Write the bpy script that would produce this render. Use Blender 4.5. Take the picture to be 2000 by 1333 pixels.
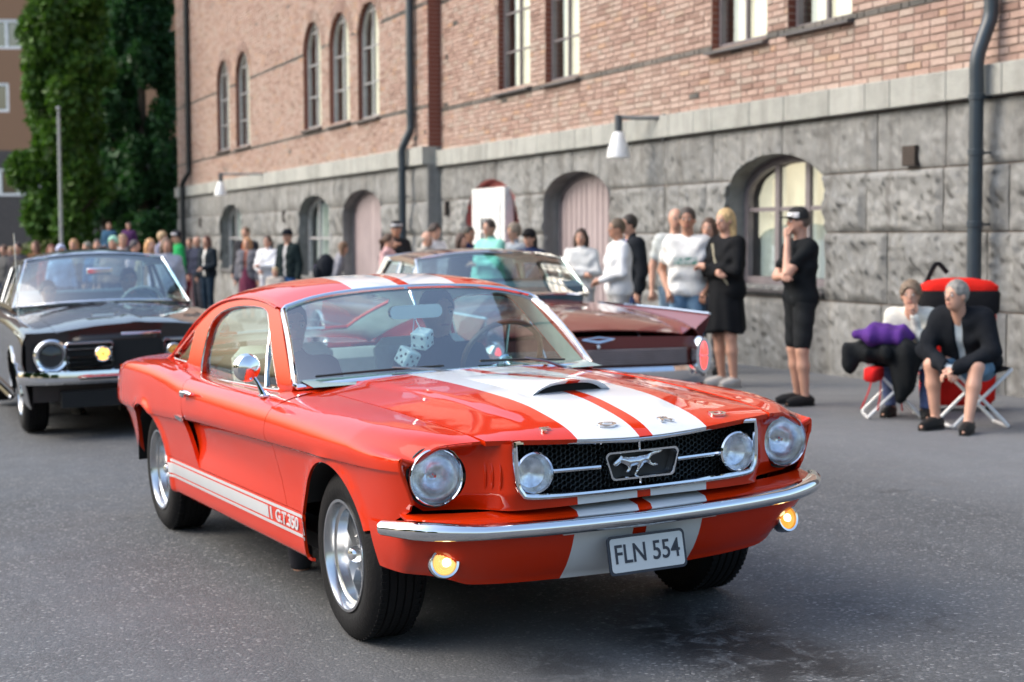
import bpy, math, random
import numpy as np
from mathutils import Vector, Matrix
from mathutils.geometry import delaunay_2d_cdt
R = math.radians
random.seed(7); RNG = np.random.default_rng(7)
for o in list(bpy.data.objects): bpy.data.objects.remove(o)
SC = bpy.context.scene; COL = SC.collection

# ---------------------------------------------------------------- camera, sky, sun, exposure
CAM = bpy.data.cameras.new('camera'); cam = bpy.data.objects.new('camera', CAM); COL.objects.link(cam)
cr, cu, cf = Vector((0.43841019, 0.89876644, -0.00392324)), Vector((-0.05674705, 0.03203656, 0.99787446)), Vector((-0.89698176, 0.43725569, -0.0650475))
m = Matrix((cr, cu, -cf)).transposed().to_4x4(); m.translation = Vector((5.48066299, -2.79080579, 1.44293633)); cam.matrix_world = m
CAM.sensor_width = 36; CAM.lens = 56.79; CAM.clip_start = .05; CAM.clip_end = 3000
CAM.dof.use_dof = True; CAM.dof.focus_distance = 5.05; CAM.dof.aperture_fstop = 3.8
SC.camera = cam
W = bpy.data.worlds.new("World"); SC.world = W; W.use_nodes = True
SUN_EL, SUN_AZ = R(42), R(-115)          # azimuth measured from +x towards +y
nt = W.node_tree; sky = nt.nodes.new('ShaderNodeTexSky'); sky.sky_type = 'NISHITA'; sky.sun_disc = False
sky.sun_elevation = SUN_EL; sky.sun_rotation = R(90) - SUN_AZ; sky.air_density = 1.5; sky.dust_density = 5.0; sky.ozone_density = 3.0
nt.links.new(sky.outputs[0], nt.nodes['Background'].inputs[0]); nt.nodes['Background'].inputs[1].default_value = .15
S = bpy.data.lights.new('sun', 'SUN'); S.energy = .5; S.angle = R(60); S.color = (1, .98, .95)
so = bpy.data.objects.new('sun', S); COL.objects.link(so)
so.rotation_euler = Vector((math.cos(SUN_EL)*math.cos(SUN_AZ), math.cos(SUN_EL)*math.sin(SUN_AZ), math.sin(SUN_EL))).to_track_quat('Z', 'Y').to_euler()
SC.view_settings.view_transform = 'Standard'; SC.view_settings.look = 'None'; SC.view_settings.gamma = 1
SC.view_settings.use_curve_mapping = False; SC.view_settings.exposure = 1.22
SC.render.engine = 'CYCLES'
SC.cycles.max_bounces = 8; SC.cycles.transparent_max_bounces = 12; SC.cycles.caustics_reflective = False; SC.cycles.caustics_refractive = False

# ---------------------------------------------------------------- tagging
def tag(o, label=None, cat=None, group=None, kind=None):
    if label: o['label'] = label
    if cat: o['category'] = cat
    if group: o['group'] = group
    if kind: o['kind'] = kind
    return o
def empty(name, loc=(0, 0, 0), rz=0, label=None, cat=None, group=None):
    o = bpy.data.objects.new(name, None); COL.objects.link(o); o.location = loc; o.rotation_euler = (0, 0, rz)
    o.empty_display_size = .1
    return tag(o, label, cat, group)
def copy_tree(o, parent=None):
    c = o.copy(); COL.objects.link(c); c.parent = parent
    for ch in list(o.children): copy_tree(ch, c)
    return c

# ---------------------------------------------------------------- materials
def lin(c):
    if isinstance(c, str):
        c = [int(c[i:i+2], 16)/255 for i in (0, 2, 4)]
        return tuple((x/12.92 if x < .04 else ((x+.055)/1.055)**2.4) for x in c) + (1,)
    return tuple(c[:3]) + (1,)
class N:
    """small node-graph helper"""
    def __init__(s, name):
        s.m = bpy.data.materials.new(name); s.m.use_nodes = True; s.t = s.m.node_tree; s.n = s.t.nodes; s.b = s.n['Principled BSDF']
    def new(s, typ, ins=None, **kw):
        x = s.n.new(typ)
        for k, v in kw.items(): setattr(x, k, v)
        for k, v in (ins or {}).items(): s.set(x, k, v)
        return x
    def set(s, x, k, v):
        if hasattr(v, 'outputs'): v = v.outputs[0]
        if isinstance(v, bpy.types.NodeSocket): s.t.links.new(v, x.inputs[k])
        else: x.inputs[k].default_value = v
    def math(s, op, a, b=None, c=None, clamp=False):
        x = s.n.new('ShaderNodeMath'); x.operation = op; x.use_clamp = clamp
        for i, v in enumerate((a, b, c)):
            if v is not None: s.set(x, i, v)
        return x.outputs[0]
    def noise(s, scale, detail=4, rough=.55, vec=None, dist=0):
        x = s.new('ShaderNodeTexNoise', {'Scale': scale, 'Detail': detail, 'Roughness': rough, 'Distortion': dist})
        s.set(x, 'Vector', vec if vec is not None else s.coord()); return x.outputs[0]
    def coord(s, kind='Object'):
        return s.new('ShaderNodeTexCoord').outputs[kind]
    def ramp(s, fac, stops):
        x = s.n.new('ShaderNodeValToRGB'); s.set(x, 0, fac); e = x.color_ramp.elements
        while len(e) < len(stops): e.new(.5)
        for el, (p, c) in zip(e, stops): el.position = p; el.color = lin(c)
        return x.outputs[0]
    def mix(s, fac, a, b, mode='MIX'):
        x = s.n.new('ShaderNodeMix'); x.data_type = 'RGBA'; x.blend_type = mode
        s.set(x, 0, fac); s.set(x, 6, lin(a) if isinstance(a, (tuple, str)) else a); s.set(x, 7, lin(b) if isinstance(b, (tuple, str)) else b)
        return x.outputs[2]
    def bump(s, h, strength=.3, dist=.01):
        x = s.new('ShaderNodeBump', {'Height': h, 'Strength': strength, 'Distance': dist}); s.set(s.b, 'Normal', x); return x
    def p(s, **kw):
        names = {'col': 'Base Color', 'rough': 'Roughness', 'metal': 'Metallic', 'coat': 'Coat Weight', 'coatr': 'Coat Roughness', 'spec': 'Specular IOR Level',
                 'emit': 'Emission Color', 'es': 'Emission Strength', 'ior': 'IOR', 'trans': 'Transmission Weight', 'alpha': 'Alpha', 'sheen': 'Sheen Weight', 'sss': 'Subsurface Weight'}
        for k, v in kw.items():
            if k in ('col', 'emit') and isinstance(v, (tuple, str)): v = lin(v)
            s.set(s.b, names[k], v)
        return s
_M = {}
def M(name, col=(.5, .5, .5), rough=.5, metal=0, coat=0, var=.12, vs=8, bump=0, bs=60, spec=.5, **kw):
    """plain procedural material: base colour with a little noise variation and relief"""
    if name in _M: return _M[name]
    n = N(name); c = lin(col)
    if var:
        f = n.noise(vs, 5)
        n.p(col=n.ramp(f, [(.3, tuple(x*(1-var) for x in c[:3])), (.7, tuple(min(1, x*(1+var)) for x in c[:3]))]))
    else: n.p(col=c[:3])
    n.p(rough=rough, metal=metal, coat=coat, spec=spec, **kw)
    if bump: n.bump(n.noise(bs, 4), bump, .01)
    _M[name] = n.m; return n.m
def glass(name, tint=(.8, .93, .9), ior=1.5, rough=0.0, body=None):
    if name in _M: return _M[name]
    n = N(name); n.n.remove(n.b); out = n.n['Material Output']
    bf = n.new('ShaderNodeNewGeometry').outputs['Backfacing']; fr = n.new('ShaderNodeFresnel', {'IOR': n.math('ADD', ior, n.math('MULTIPLY', bf, 1/ior-ior))}); tr = n.new('ShaderNodeBsdfTransparent', {'Color': lin(tint)})
    gl = n.new('ShaderNodeBsdfGlossy', {'Roughness': rough, 'Color': (1, 1, 1, 1)})
    mx = n.new('ShaderNodeMixShader'); n.set(mx, 0, fr); n.set(mx, 1, tr); n.set(mx, 2, gl); n.set(out, 0, mx.outputs[0])
    _M[name] = n.m; return n.m

# ---------------------------------------------------------------- mesh building
class MB:
    def __init__(s): s.v = []; s.f = []; s.mi = []; s.nv = 0; s.T = Matrix.Identity(4); s.i = 0
    def at(s, loc=(0, 0, 0), rot=(0, 0, 0), sc=1):
        from mathutils import Euler
        s.T = Matrix.Translation(loc) @ Euler(rot).to_matrix().to_4x4() @ Matrix.Diagonal((sc, sc, sc, 1)); return s
    def add(s, v, f, mi=None):
        v = np.asarray(v, float).reshape(-1, 3); T = np.array(s.T); v = v @ T[:3, :3].T + T[:3, 3]
        s.v.append(v); n = s.nv; s.f += [tuple(int(i)+n for i in q) for q in f]; s.mi += [s.i if mi is None else mi]*len(f); s.nv += len(v); return s
    def box(s, c, d, bev=0, mi=None):
        x, y, z = c; a, b, h = d[0]/2, d[1]/2, d[2]/2
        if not bev:
            v = [(x+i*a, y+j*b, z+k*h) for i in (-1, 1) for j in (-1, 1) for k in (-1, 1)]
            return s.add(v, [(0, 1, 3, 2), (4, 6, 7, 5), (0, 4, 5, 1), (2, 3, 7, 6), (0, 2, 6, 4), (1, 5, 7, 3)], mi)
        v = []; e = bev
        for k, (ea) in ((-h, e), (-h+e, 0), (h-e, 0), (h, e)):
            for (i, j, p, q) in ((-1, -1, 1, 0), (-1, -1, 0, 1)): pass
            pts = [(-a+e, -b), (a-e, -b), (a, -b+e), (a, b-e), (a-e, b), (-a+e, b), (-a, b-e), (-a, -b+e)]
            g = 1 - ea/max(a, 1e-6); g2 = 1 - ea/max(b, 1e-6)
            v += [(x+px*g, y+py*g2, z+k) for px, py in pts]
        f = [tuple(range(7, -1, -1)), tuple(range(24, 32))]
        for r_ in range(3):
            for k in range(8): f.append((r_*8+k, r_*8+(k+1) % 8, r_*8+8+(k+1) % 8, r_*8+8+k))
        return s.add(v, f, mi)
    def grid(s, P, closeu=False, closev=False, mi=None, flip=False):
        P = np.asarray(P, float); nu, nv = P.shape[:2]; f = []
        for i in range(nu if closeu else nu-1):
            for j in range(nv if closev else nv-1):
                q = (i*nv+j, i*nv+(j+1) % nv, ((i+1) % nu)*nv+(j+1) % nv, ((i+1) % nu)*nv+j)
                f.append(q[::-1] if flip else q)
        return s.add(P.reshape(-1, 3), f, mi)
    def tube(s, pts, r, n=8, cap=True, mi=None, closed=False, sx=1, up=None):
        pts = [Vector(p) for p in pts]; rs = r if hasattr(r, '__len__') else [r]*len(pts); P = []
        t0 = None
        for i, p in enumerate(pts):
            a = pts[(i-1) % len(pts)] if (closed or i > 0) else p; b = pts[(i+1) % len(pts)] if (closed or i < len(pts)-1) else p
            t = (b-a).normalized()
            if t0 is None:
                u = Vector(up) if up else (Vector((0, 0, 1)) if abs(t.z) < .9 else Vector((1, 0, 0)))
            else: u = uu
            w = t.cross(u).normalized(); uu = w.cross(t).normalized(); t0 = t
            P.append([p + (w*math.cos(2*math.pi*k/n)*sx + uu*math.sin(2*math.pi*k/n))*rs[i] for k in range(n)])
        s.grid([[tuple(q) for q in row] for row in P], closeu=closed, closev=True, mi=mi)
        if cap and not closed:
            s.add([tuple(q) for q in P[0]], [tuple(range(n))], mi); s.add([tuple(q) for q in P[-1]], [tuple(range(n-1, -1, -1))], mi)
        return s
    def lathe(s, prof, n=32, axis='z', mi=None, cap=False, a0=0, a1=2*math.pi):
        P = []; full = abs(a1-a0-2*math.pi) < 1e-6
        for k in range(n if full else n+1):
            a = a0+(a1-a0)*k/n; c, d = math.cos(a), math.sin(a)
            row = []
            for r_, h in prof:
                if axis == 'z': row.append((r_*c, r_*d, h))
                elif axis == 'x': row.append((h, r_*c, r_*d))
                else: row.append((r_*d, h, r_*c))
            P.append(row)
        return s.grid(P, closeu=full, mi=mi)
    def prism(s, poly, d0, d1, plane='xz', mi=None):
        """extrude a 2-D polygon between d0 and d1 along the third axis"""
        n = len(poly)
        def q(a, b, d): return {'xz': (a, d, b), 'xy': (a, b, d), 'yz': (d, a, b)}[plane]
        v = [q(a, b, d0) for a, b in poly] + [q(a, b, d1) for a, b in poly]
        f = [tuple(range(n)), tuple(range(2*n-1, n-1, -1))] + [(i, n+i, n+(i+1) % n, (i+1) % n) for i in range(n)]
        return s.add(v, f, mi)
    def ball(s, c, r, n=12, mi=None):
        r = r if hasattr(r, '__len__') else (r, r, r); m_ = max(4, n//2)
        v = [(c[0], c[1], c[2]-r[2])]; f = []
        for i in range(1, m_):
            a = -math.pi/2+math.pi*i/m_
            for k in range(n): b = 2*math.pi*k/n; v.append((c[0]+r[0]*math.cos(a)*math.cos(b), c[1]+r[1]*math.cos(a)*math.sin(b), c[2]+r[2]*math.sin(a)))
        v.append((c[0], c[1], c[2]+r[2])); L = len(v)-1
        for k in range(n): f.append((0, 1+(k+1) % n, 1+k)); f.append((L, L-n+k, L-n+(k+1) % n))
        for i in range(m_-2):
            for k in range(n): a = 1+i*n; f.append((a+k, a+(k+1) % n, a+n+(k+1) % n, a+n+k))
        return s.add(v, f, mi)
    def build(s, name, mats, parent=None, smooth=30, label=None, kind=None, data_only=False, weld=False):
        me = bpy.data.meshes.new(name); V = np.concatenate(s.v) if s.v else np.zeros((0, 3))
        me.from_pydata(V.tolist(), [], s.f)
        mats = mats if isinstance(mats, (list, tuple)) else [mats]
        for m_ in mats: me.materials.append(m_)
        if len(mats) > 1: me.polygons.foreach_set('material_index', s.mi)
        if smooth:
            me.polygons.foreach_set('use_smooth', [True]*len(me.polygons)); me.set_sharp_from_angle(angle=R(smooth))
        me.update()
        if data_only: return me
        o = bpy.data.objects.new(name, me); COL.objects.link(o); o.parent = parent
        if label: o['label'] = label
        if kind: o['kind'] = kind
        return o
def pchip(xs, ys):
    xs = np.array(xs, float); ys = np.array(ys, float)
    if xs[0] > xs[-1]: xs, ys = xs[::-1], ys[::-1]
    h = np.diff(xs); dl = np.diff(ys)/h; d = np.zeros(len(xs))
    d[0], d[-1] = dl[0], dl[-1]
    for i in range(1, len(xs)-1):
        if dl[i-1]*dl[i] > 0: w1, w2 = 2*h[i]+h[i-1], h[i]+2*h[i-1]; d[i] = (w1+w2)/(w1/dl[i-1]+w2/dl[i])
    def f(x):
        x = np.clip(np.asarray(x, float), xs[0], xs[-1]); i = np.clip(np.searchsorted(xs, x)-1, 0, len(h)-1); t = (x-xs[i])/h[i]
        return (2*t**3-3*t**2+1)*ys[i]+(t**3-2*t**2+t)*h[i]*d[i]+(-2*t**3+3*t**2)*ys[i+1]+(t**3-t**2)*h[i]*d[i+1]
    return f
def inpoly(P, L):
    L = np.asarray(L); x, y = P[:, 0:1], P[:, 1:2]; x0, y0 = L[:, 0], L[:, 1]; x1, y1 = np.roll(x0, -1), np.roll(y0, -1)
    c = ((y0 > y) != (y1 > y)) & (x < (x1-x0)*(y-y0)/np.where(y1 == y0, 1e-12, y1-y0)+x0)
    return c.sum(1) % 2 == 1
def densify(L, st=1.0):
    out = []
    for i in range(len(L)):
        a = np.array(L[i], float); b = np.array(L[(i+1) % len(L)], float); n = max(1, int(math.ceil(np.hypot(*(b-a))/st)))
        for k in range(n): out.append(tuple(a+(b-a)*k/n))
    return out
def tri_domain(outer, holes, step, dens=1.0, extra=None):
    st = np.array(step, float); loops = [densify([np.array(p)/st for p in L], dens) for L in [outer]+list(holes)]
    pts = []; ed = []
    for L in loops:
        n0 = len(pts); pts += L; ed += [(n0+i, n0+(i+1) % len(L)) for i in range(len(L))]
    B = np.array(pts); lo, hi = B[:len(loops[0])].min(0), B[:len(loops[0])].max(0)
    g = np.stack(np.meshgrid(np.arange(math.floor(lo[0]), hi[0]+1), np.arange(math.floor(lo[1]), hi[1]+1), indexing='ij'), -1).reshape(-1, 2).astype(float)
    if len(g):
        ok = inpoly(g, loops[0])
        for L in loops[1:]: ok &= ~inpoly(g, L)
        g = g[ok]
        if len(g):
            dmin = np.full(len(g), 9.)
            for i in range(0, len(B), 64): dmin = np.minimum(dmin, np.sqrt(((g[:, None]-B[None, i:i+64])**2).sum(-1)).min(1))
            g = g[dmin > .5]
    allp = [Vector(p) for p in pts]+[Vector(p) for p in g]
    vv, _, ff, *_r = delaunay_2d_cdt(allp, ed, [], 0, 1e-7)
    V2 = np.array([tuple(v) for v in vv]); F = np.array([f for f in ff if len(f) == 3]); cen = V2[F].mean(1)
    ok = inpoly(cen, loops[0])
    for L in loops[1:]: ok &= ~inpoly(cen, L)
    F = F[ok]; A = V2[F]; ar = (A[:, 1, 0]-A[:, 0, 0])*(A[:, 2, 1]-A[:, 0, 1])-(A[:, 1, 1]-A[:, 0, 1])*(A[:, 2, 0]-A[:, 0, 0])
    F[ar < 0] = F[ar < 0][:, ::-1]; F = F[np.abs(ar) > 1e-9]
    used = np.unique(F); rm = np.full(len(V2), -1); rm[used] = np.arange(len(used))
    return V2[used]*st, rm[F]
def patch(name, outer, holes, f, step, mats, parent=None, flip=False, thick=.012, eps=1e-3, label=None, lip=None, dens=1.0):
    """trimmed surface: triangulated 2-D domain mapped by f(U,V), analytic normals, edges turned in by thick"""
    UV, F = tri_domain(outer, holes, step, dens); U, V = UV[:, 0], UV[:, 1]; st = np.array(step)
    P = f(U, V); e0, e1 = st[0]*eps*20, st[1]*eps*20
    n = np.cross(f(U+e0, V)-f(U-e0, V), f(U, V+e1)-f(U, V-e1)); n /= np.linalg.norm(n, axis=1)[:, None]+1e-12
    if flip: n = -n; F = F[:, ::-1]
    verts = P; faces = F; nn = n[F].reshape(-1, 3)
    if thick:
        E = np.concatenate([F[:, [0, 1]], F[:, [1, 2]], F[:, [2, 0]]]); key = np.sort(E, 1); _, ix, ct = np.unique(key, axis=0, return_index=True, return_counts=True)
        be = E[ix[ct == 1]]; nb = len(P); k = len(be)
        a, b = P[be[:, 0]], P[be[:, 1]]; a2, b2 = a-n[be[:, 0]]*thick, b-n[be[:, 1]]*thick
        verts = np.concatenate([P, a, b, b2, a2]); i = np.arange(k)+nb
        q = np.stack([i+k, i, i+3*k, i+2*k], 1); fn = np.cross(b-a, n[be[:, 0]]); fn /= np.linalg.norm(fn, axis=1)[:, None]+1e-12
        faces = [tuple(x) for x in F.tolist()]+[tuple(x) for x in q.tolist()]
        nn = np.concatenate([nn, np.repeat(fn, 4, axis=0)])
    else: faces = [tuple(x) for x in F.tolist()]
    me = bpy.data.meshes.new(name); me.from_pydata(np.asarray(verts).tolist(), [], faces)
    me.materials.append(mats); me.polygons.foreach_set('use_smooth', [True]*len(me.polygons))
    me.update(); me.normals_split_custom_set(nn.tolist())
    o = bpy.data.objects.new(name, me); COL.objects.link(o); o.parent = parent
    if label: o['label'] = label
    return o
def text_mesh(body, size, extrude=.001, align='CENTER', spacing=1, sx=1, bold=0):
    cu_ = bpy.data.curves.new('lettering', 'FONT'); cu_.body = body; cu_.size = size; cu_.extrude = extrude; cu_.align_x = align; cu_.align_y = 'CENTER'
    cu_.space_character = spacing; cu_.offset = bold; cu_.resolution_u = 4
    o = bpy.data.objects.new('lettering', cu_); COL.objects.link(o); dg = bpy.context.evaluated_depsgraph_get(); me = bpy.data.meshes.new_from_object(o.evaluated_get(dg))
    bpy.data.objects.remove(o); me.transform(Matrix.Diagonal((sx, 1, 1, 1))); me.name = 'lettering'; return me
def place_mesh(me, name, mat_, parent, M4, label=None):
    me.materials.clear(); me.materials.append(mat_)
    o = bpy.data.objects.new(name, me); COL.objects.link(o); me.transform(M4); o.parent = parent
    if label: o['label'] = label
    return o
def circ(c, r, n=40, a0=0, rx=None):
    return [(c[0]+(rx or r)*math.cos(a0+2*math.pi*k/n), c[1]+r*math.sin(a0+2*math.pi*k/n)) for k in range(n)]
def rrect(x0, y0, x1, y1, r, n=5):
    out = []
    for cx, cy, a in ((x1-r, y1-r, 0), (x0+r, y1-r, 90), (x0+r, y0+r, 180), (x1-r, y0+r, 270)):
        for k in range(n+1): t = R(a+90*k/n); out.append((cx+r*math.cos(t), cy+r*math.sin(t)))
    return out
def spline(P, n=8, closed=False):
    P = [np.array(p, float) for p in P]; out = []; L = len(P)
    for i in range(L if closed else L-1):
        p1, p2 = P[i], P[(i+1) % L]; p0 = P[i-1] if (closed or i > 0) else 2*p1-p2; p3 = P[(i+2) % L] if (closed or i+2 < L) else 2*p2-p1
        for k in range(n):
            t = k/n; out.append(tuple(.5*((2*p1)+(-p0+p2)*t+(2*p0-5*p1+4*p2-p3)*t*t+(-p0+3*p1-3*p2+p3)*t**3)))
    if not closed: out.append(tuple(P[-1]))
    return out
def gz(x, y):
    return .014065*x + .029008*(2.0 - .4*np.log1p(np.exp(np.clip((2.0-y)/.4, -60, 60)))) if not hasattr(y, '__len__') else .014065*x + .029008*np.where(y < -10, y, 2.0-.4*np.log1p(np.exp(np.clip((2.0-y)/.4, -60, 60))))
# ================================================================ ground
from mathutils import noise as MN
def ground_mat():
    n = N('asphalt'); tc = n.coord()
    ag = n.new('ShaderNodeTexVoronoi', {'Scale': 95.0, 'Vector': tc}); fine = n.noise(420, 3, .6, tc); big = n.noise(.35, 5, .6, tc); mid = n.noise(2.3, 5, .65, tc)
    c = n.ramp(ag.outputs['Color'], [(.0, (.022, .024, .026)), (.5, (.058, .062, .066)), (.8, (.105, .11, .114)), (.95, (.40, .40, .39))])
    c = n.mix(n.math('MULTIPLY', fine, .3), c, (.13, .13, .13))
    c = n.mix(n.ramp(big, [(.35, (0, 0, 0)), (.7, (.5, .5, .5))]), c, (.13, .135, .14))
    st = n.ramp(n.noise(1.1, 6, .7, tc, .6), [(.62, (0, 0, 0)), (.70, (.7, .7, .7))]); c = n.mix(st, c, (.022, .022, .022))
    # paler trodden strip along the building, beyond the carriageway
    sx = n.new('ShaderNodeSeparateXYZ', {0: tc}); y_ = n.math('ADD', n.math('ADD', sx.outputs[1], n.math('MULTIPLY', sx.outputs[0], .0799)), n.math('MULTIPLY', mid, .5))
    w = n.math('SMOOTH_MIN', n.math('MULTIPLY', n.math('SUBTRACT', y_, 3.0), .9, clamp=True), 1.0, .2); c = n.mix(n.math('MULTIPLY', w, .55), c, (.20, .208, .22))
    # oil drips and a dark patched area in front of the car, worn pale lanes
    for (px_, py_, rx_, ry_, lo_, a_) in ((.65, .30, .75, .38, .47, .95), (1.15, .35, .8, .34, .50, .9), (.75, -.30, .45, .22, .50, .9), (.9, 1.1, .6, .25, .55, .5)):
        mp = n.new('ShaderNodeMapping', {'Vector': tc, 'Location': (-px_/rx_, -py_/ry_, 0), 'Scale': (1/rx_, 1/ry_, 0)}); ln = n.new('ShaderNodeVectorMath', {0: mp.outputs[0]}); ln.operation = 'LENGTH'
        k_ = n.math('MULTIPLY', n.math('SUBTRACT', 1.0, ln.outputs['Value'], clamp=True), n.ramp(n.noise(7, 7, .75, tc, .8), [(lo_-.06, (0, 0, 0)), (lo_+.03, (1, 1, 1))])); c = n.mix(n.math('MULTIPLY', k_, a_*1.6, clamp=True), c, (.012, .012, .013))
    ln2 = n.new('ShaderNodeMapping', {'Vector': tc, 'Rotation': (0, 0, .03), 'Scale': (.12, 1.1, 0)}); lane = n.ramp(n.noise(1.0, 4, .6, ln2.outputs[0]), [(.40, (0, 0, 0)), (.66, (.5, .5, .5))]); c = n.mix(lane, c, (.125, .13, .135))
    wv = n.new('ShaderNodeTexNoise', {'Scale': .55, 'Detail': 3.0, 'Vector': tc}); cr = n.math('ABSOLUTE', n.math('SUBTRACT', wv.outputs[0], .5))
    n.p(col=c, rough=n.ramp(mid, [(.3, (.55, .55, .55)), (.7, (.78, .78, .78))]), spec=.35)
    h = n.math('ADD', n.math('MULTIPLY', ag.outputs['Distance'], -.6), n.math('MULTIPLY', fine, .5)); n.bump(h, .55, .006)
    return n.m
xs = np.concatenate([np.linspace(-900, -80, 12), np.linspace(-70, 20, 46), [40, 90, 300]]); ys = np.concatenate([[-700, -200, -80, -30], np.linspace(-12, 8, 41), [14, 40, 150, 700]])
GP = np.array([[(x, y, float(gz(max(x, -90), np.float64(max(y, -60))))) for y in ys] for x in xs])
mb = MB(); mb.grid(GP, flip=False); mb.build('road', ground_mat(), kind='structure', smooth=60)
# oil drips and patches: thin dark films on the asphalt
OIL = M('oil_stain', (.008, .008, .009), .28, spec=.6)
def gpix(x, y): return (x, y, float(gz(x, np.float64(y))))

# ================================================================ the stone and brick building
W0 = Vector((-7.8625, 7.8372, 0)); WA = math.atan2(-.07965, .99682); CS, CD = 14.15, 9.5315
bld = empty('stone_and_brick_building', W0, WA, 'long brick building on a rough grey stone base behind the parked maroon car', 'building')
WM = Matrix.Translation(W0) @ Matrix.Rotation(WA, 4, 'Z'); bpy.context.view_layer.update()
def WP(s, off, z): return WM @ Vector((s, -off, z))      # off: metres out from the wall face
PJ = .25                                                # the left wing stands proud
def LF(s): return CS+(s-CS)*(CD-PJ)/CD
def LZ(z): return 1.443+(z-1.443)*(CD-PJ)/CD
SPL = LF(-14.34)
def island_mat(name, stops, rough=.85, bumpv=.5, scale=30, stain=None, dist=.01):
    n = N(name); g = n.new('ShaderNodeNewGeometry'); oi = n.new('ShaderNodeObjectInfo'); tc = n.coord('Object') if 0 else g.outputs['Position']
    r_ = n.math('FRACT', n.math('ADD', g.outputs['Random Per Island'], oi.outputs['Random'])); c = n.ramp(r_, stops)
    f = n.noise(scale, 5, .65, tc); c = n.mix(n.ramp(f, [(.35, (0, 0, 0)), (.75, (.55, .55, .55))]), c, tuple(x*.6 for x in stops[0][1]), 'MIX')
    f2 = n.noise(.7, 4, .6, tc); c = n.mix(n.ramp(f2, [(.3, (0, 0, 0)), (.8, (.35, .35, .35))]), c, stain or (.5, .42, .36))
    if name == 'deep_red_brick':
        sz = n.new('ShaderNodeSeparateXYZ', {0: tc}); c = n.mix(n.math('LESS_THAN', n.math('FRACT', n.math('MULTIPLY', sz.outputs[2], 1/.0765)), .16), c, (.30, .21, .18))
    n.p(col=c, rough=rough, spec=.25); n.bump(f, bumpv, dist); return n.m
BRICK = island_mat('pale_red_brick', [(0, (.24, .145, .115)), (.2, (.365, .235, .195)), (.5, (.435, .30, .25)), (.75, (.475, .355, .305)), (.9, (.39, .322, .275)), (1, (.46, .27, .17))])
BRICKD = island_mat('dark_glazed_brick', [(0, (.02, .025, .025)), (1, (.05, .055, .055))], .5)
BRICKR = island_mat('deep_red_brick', [(0, (.15, .045, .03)), (.5, (.23, .07, .045)), (1, (.30, .10, .06))], stain=(.2, .09, .07))
MORT = M('mortar', (.31, .245, .21), .95, bump=.4, var=.2, vs=3)
def stone_mat(name, a, b, streak=.5):
    n = N(name); g = n.new('ShaderNodeNewGeometry'); P = g.outputs['Position']; oi = n.new('ShaderNodeObjectInfo')
    f = n.noise(6, 8, .7, P); c = n.ramp(f, [(.3, a), (.7, b)]); c = n.mix(n.math('MULTIPLY', oi.outputs['Random'], .35), c, tuple(x*1.35 for x in b))
    v = n.noise(60, 4, .7, P); c = n.mix(n.ramp(v, [(.55, (0, 0, 0)), (.7, (.35, .35, .35))]), c, (.30, .30, .28))
    sc = n.new('ShaderNodeMapping', {'Vector': P, 'Scale': (2.2, 2.2, .25)}); s_ = n.noise(1.6, 5, .6, sc.outputs[0])
    c = n.mix(n.ramp(s_, [(.48, (0, 0, 0)), (.66, (streak, streak, streak))]), c, (.085, .078, .068)); c = n.mix(n.ramp(n.noise(2.4, 5, .6, sc.outputs[0]), [(.6, (0, 0, 0)), (.75, (streak*.6,)*3)]), c, (.36, .34, .29))
    n.p(col=c, rough=.85, spec=.3); n.bump(n.math('ADD', f, n.math('MULTIPLY', v, .5)), .55, .03); return n.m
STONE = stone_mat('rough_grey_stone', (.14, .145, .145), (.26, .262, .255), .55); LEDGE = stone_mat('pale_ledge_stone', (.27, .28, .26), (.37, .375, .35), .25)
def arch_poly(s0, s1, z0, zs, zt, n=16):
    """opening with flat sill z0, springing zs, crown zt"""
    c = (s0+s1)/2; h = (s1-s0)/2; out = [(s0, z0), (s1, z0)]
    return out+[(c+h*math.cos(R(a)), zs+(zt-zs)*math.sin(R(a))) for a in np.linspace(0, 180, n+1)]
def W2(s0, s1, z0, zs, zt, left): return (LF(s0), LF(s1), LZ(z0), LZ(zs), LZ(zt)) if left else (s0, s1, z0, zs, zt)
# ground-floor openings: (s0,s1,z0,zs,zt, depth, kind, left?)
GO = [(-3.02, -.86, .86, 1.92, 2.36, .27, 'window', 0), (-8.70, -6.30, -.3, 1.95, 2.38, .28, 'doors', 0), (-12.16, -9.80, -.3, 1.72, 2.38, .12, 'reddoor', 0),
      (-20.1, -17.2, -.4, 1.95, 2.42, .26, 'doors', 1), (-24.2, -21.2, .5, 1.90, 2.40, .26, 'window', 1), (-33.7, -30.7, .5, 1.85, 2.38, .26, 'window', 1)]
UO = [(-10.72, -9.33, 3.79, 6.3, 6.9, 0), (-8.72, -7.44, 3.76, 6.3, 6.9, 0), (-3.45, -2.14, 3.70, 6.3, 6.9, 0), (-1.68, -.41, 3.72, 6.3, 6.9, 0)]
def sw(u):      # screen column on the main face -> s, used once to note the measured jambs
    return None
UO += [(-23.62, -22.0, 3.97, 5.75, 6.42, 1), (-21.28, -19.62, 3.93, 5.62, 6.32, 1), (-18.98, -17.44, 3.89, 5.60, 6.27, 1), (-34.1, -32.3, 3.98, 5.85, 6.60, 1), (-31.4, -29.6, 3.95, 5.85, 6.55, 1)]
GOp = [arch_poly(*W2(*g[:5], g[7])) for g in GO]; UOp = [arch_poly(*W2(*u[:5], u[5])) for u in UO]
X0, X1 = LF(-40.95), 5.5
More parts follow.
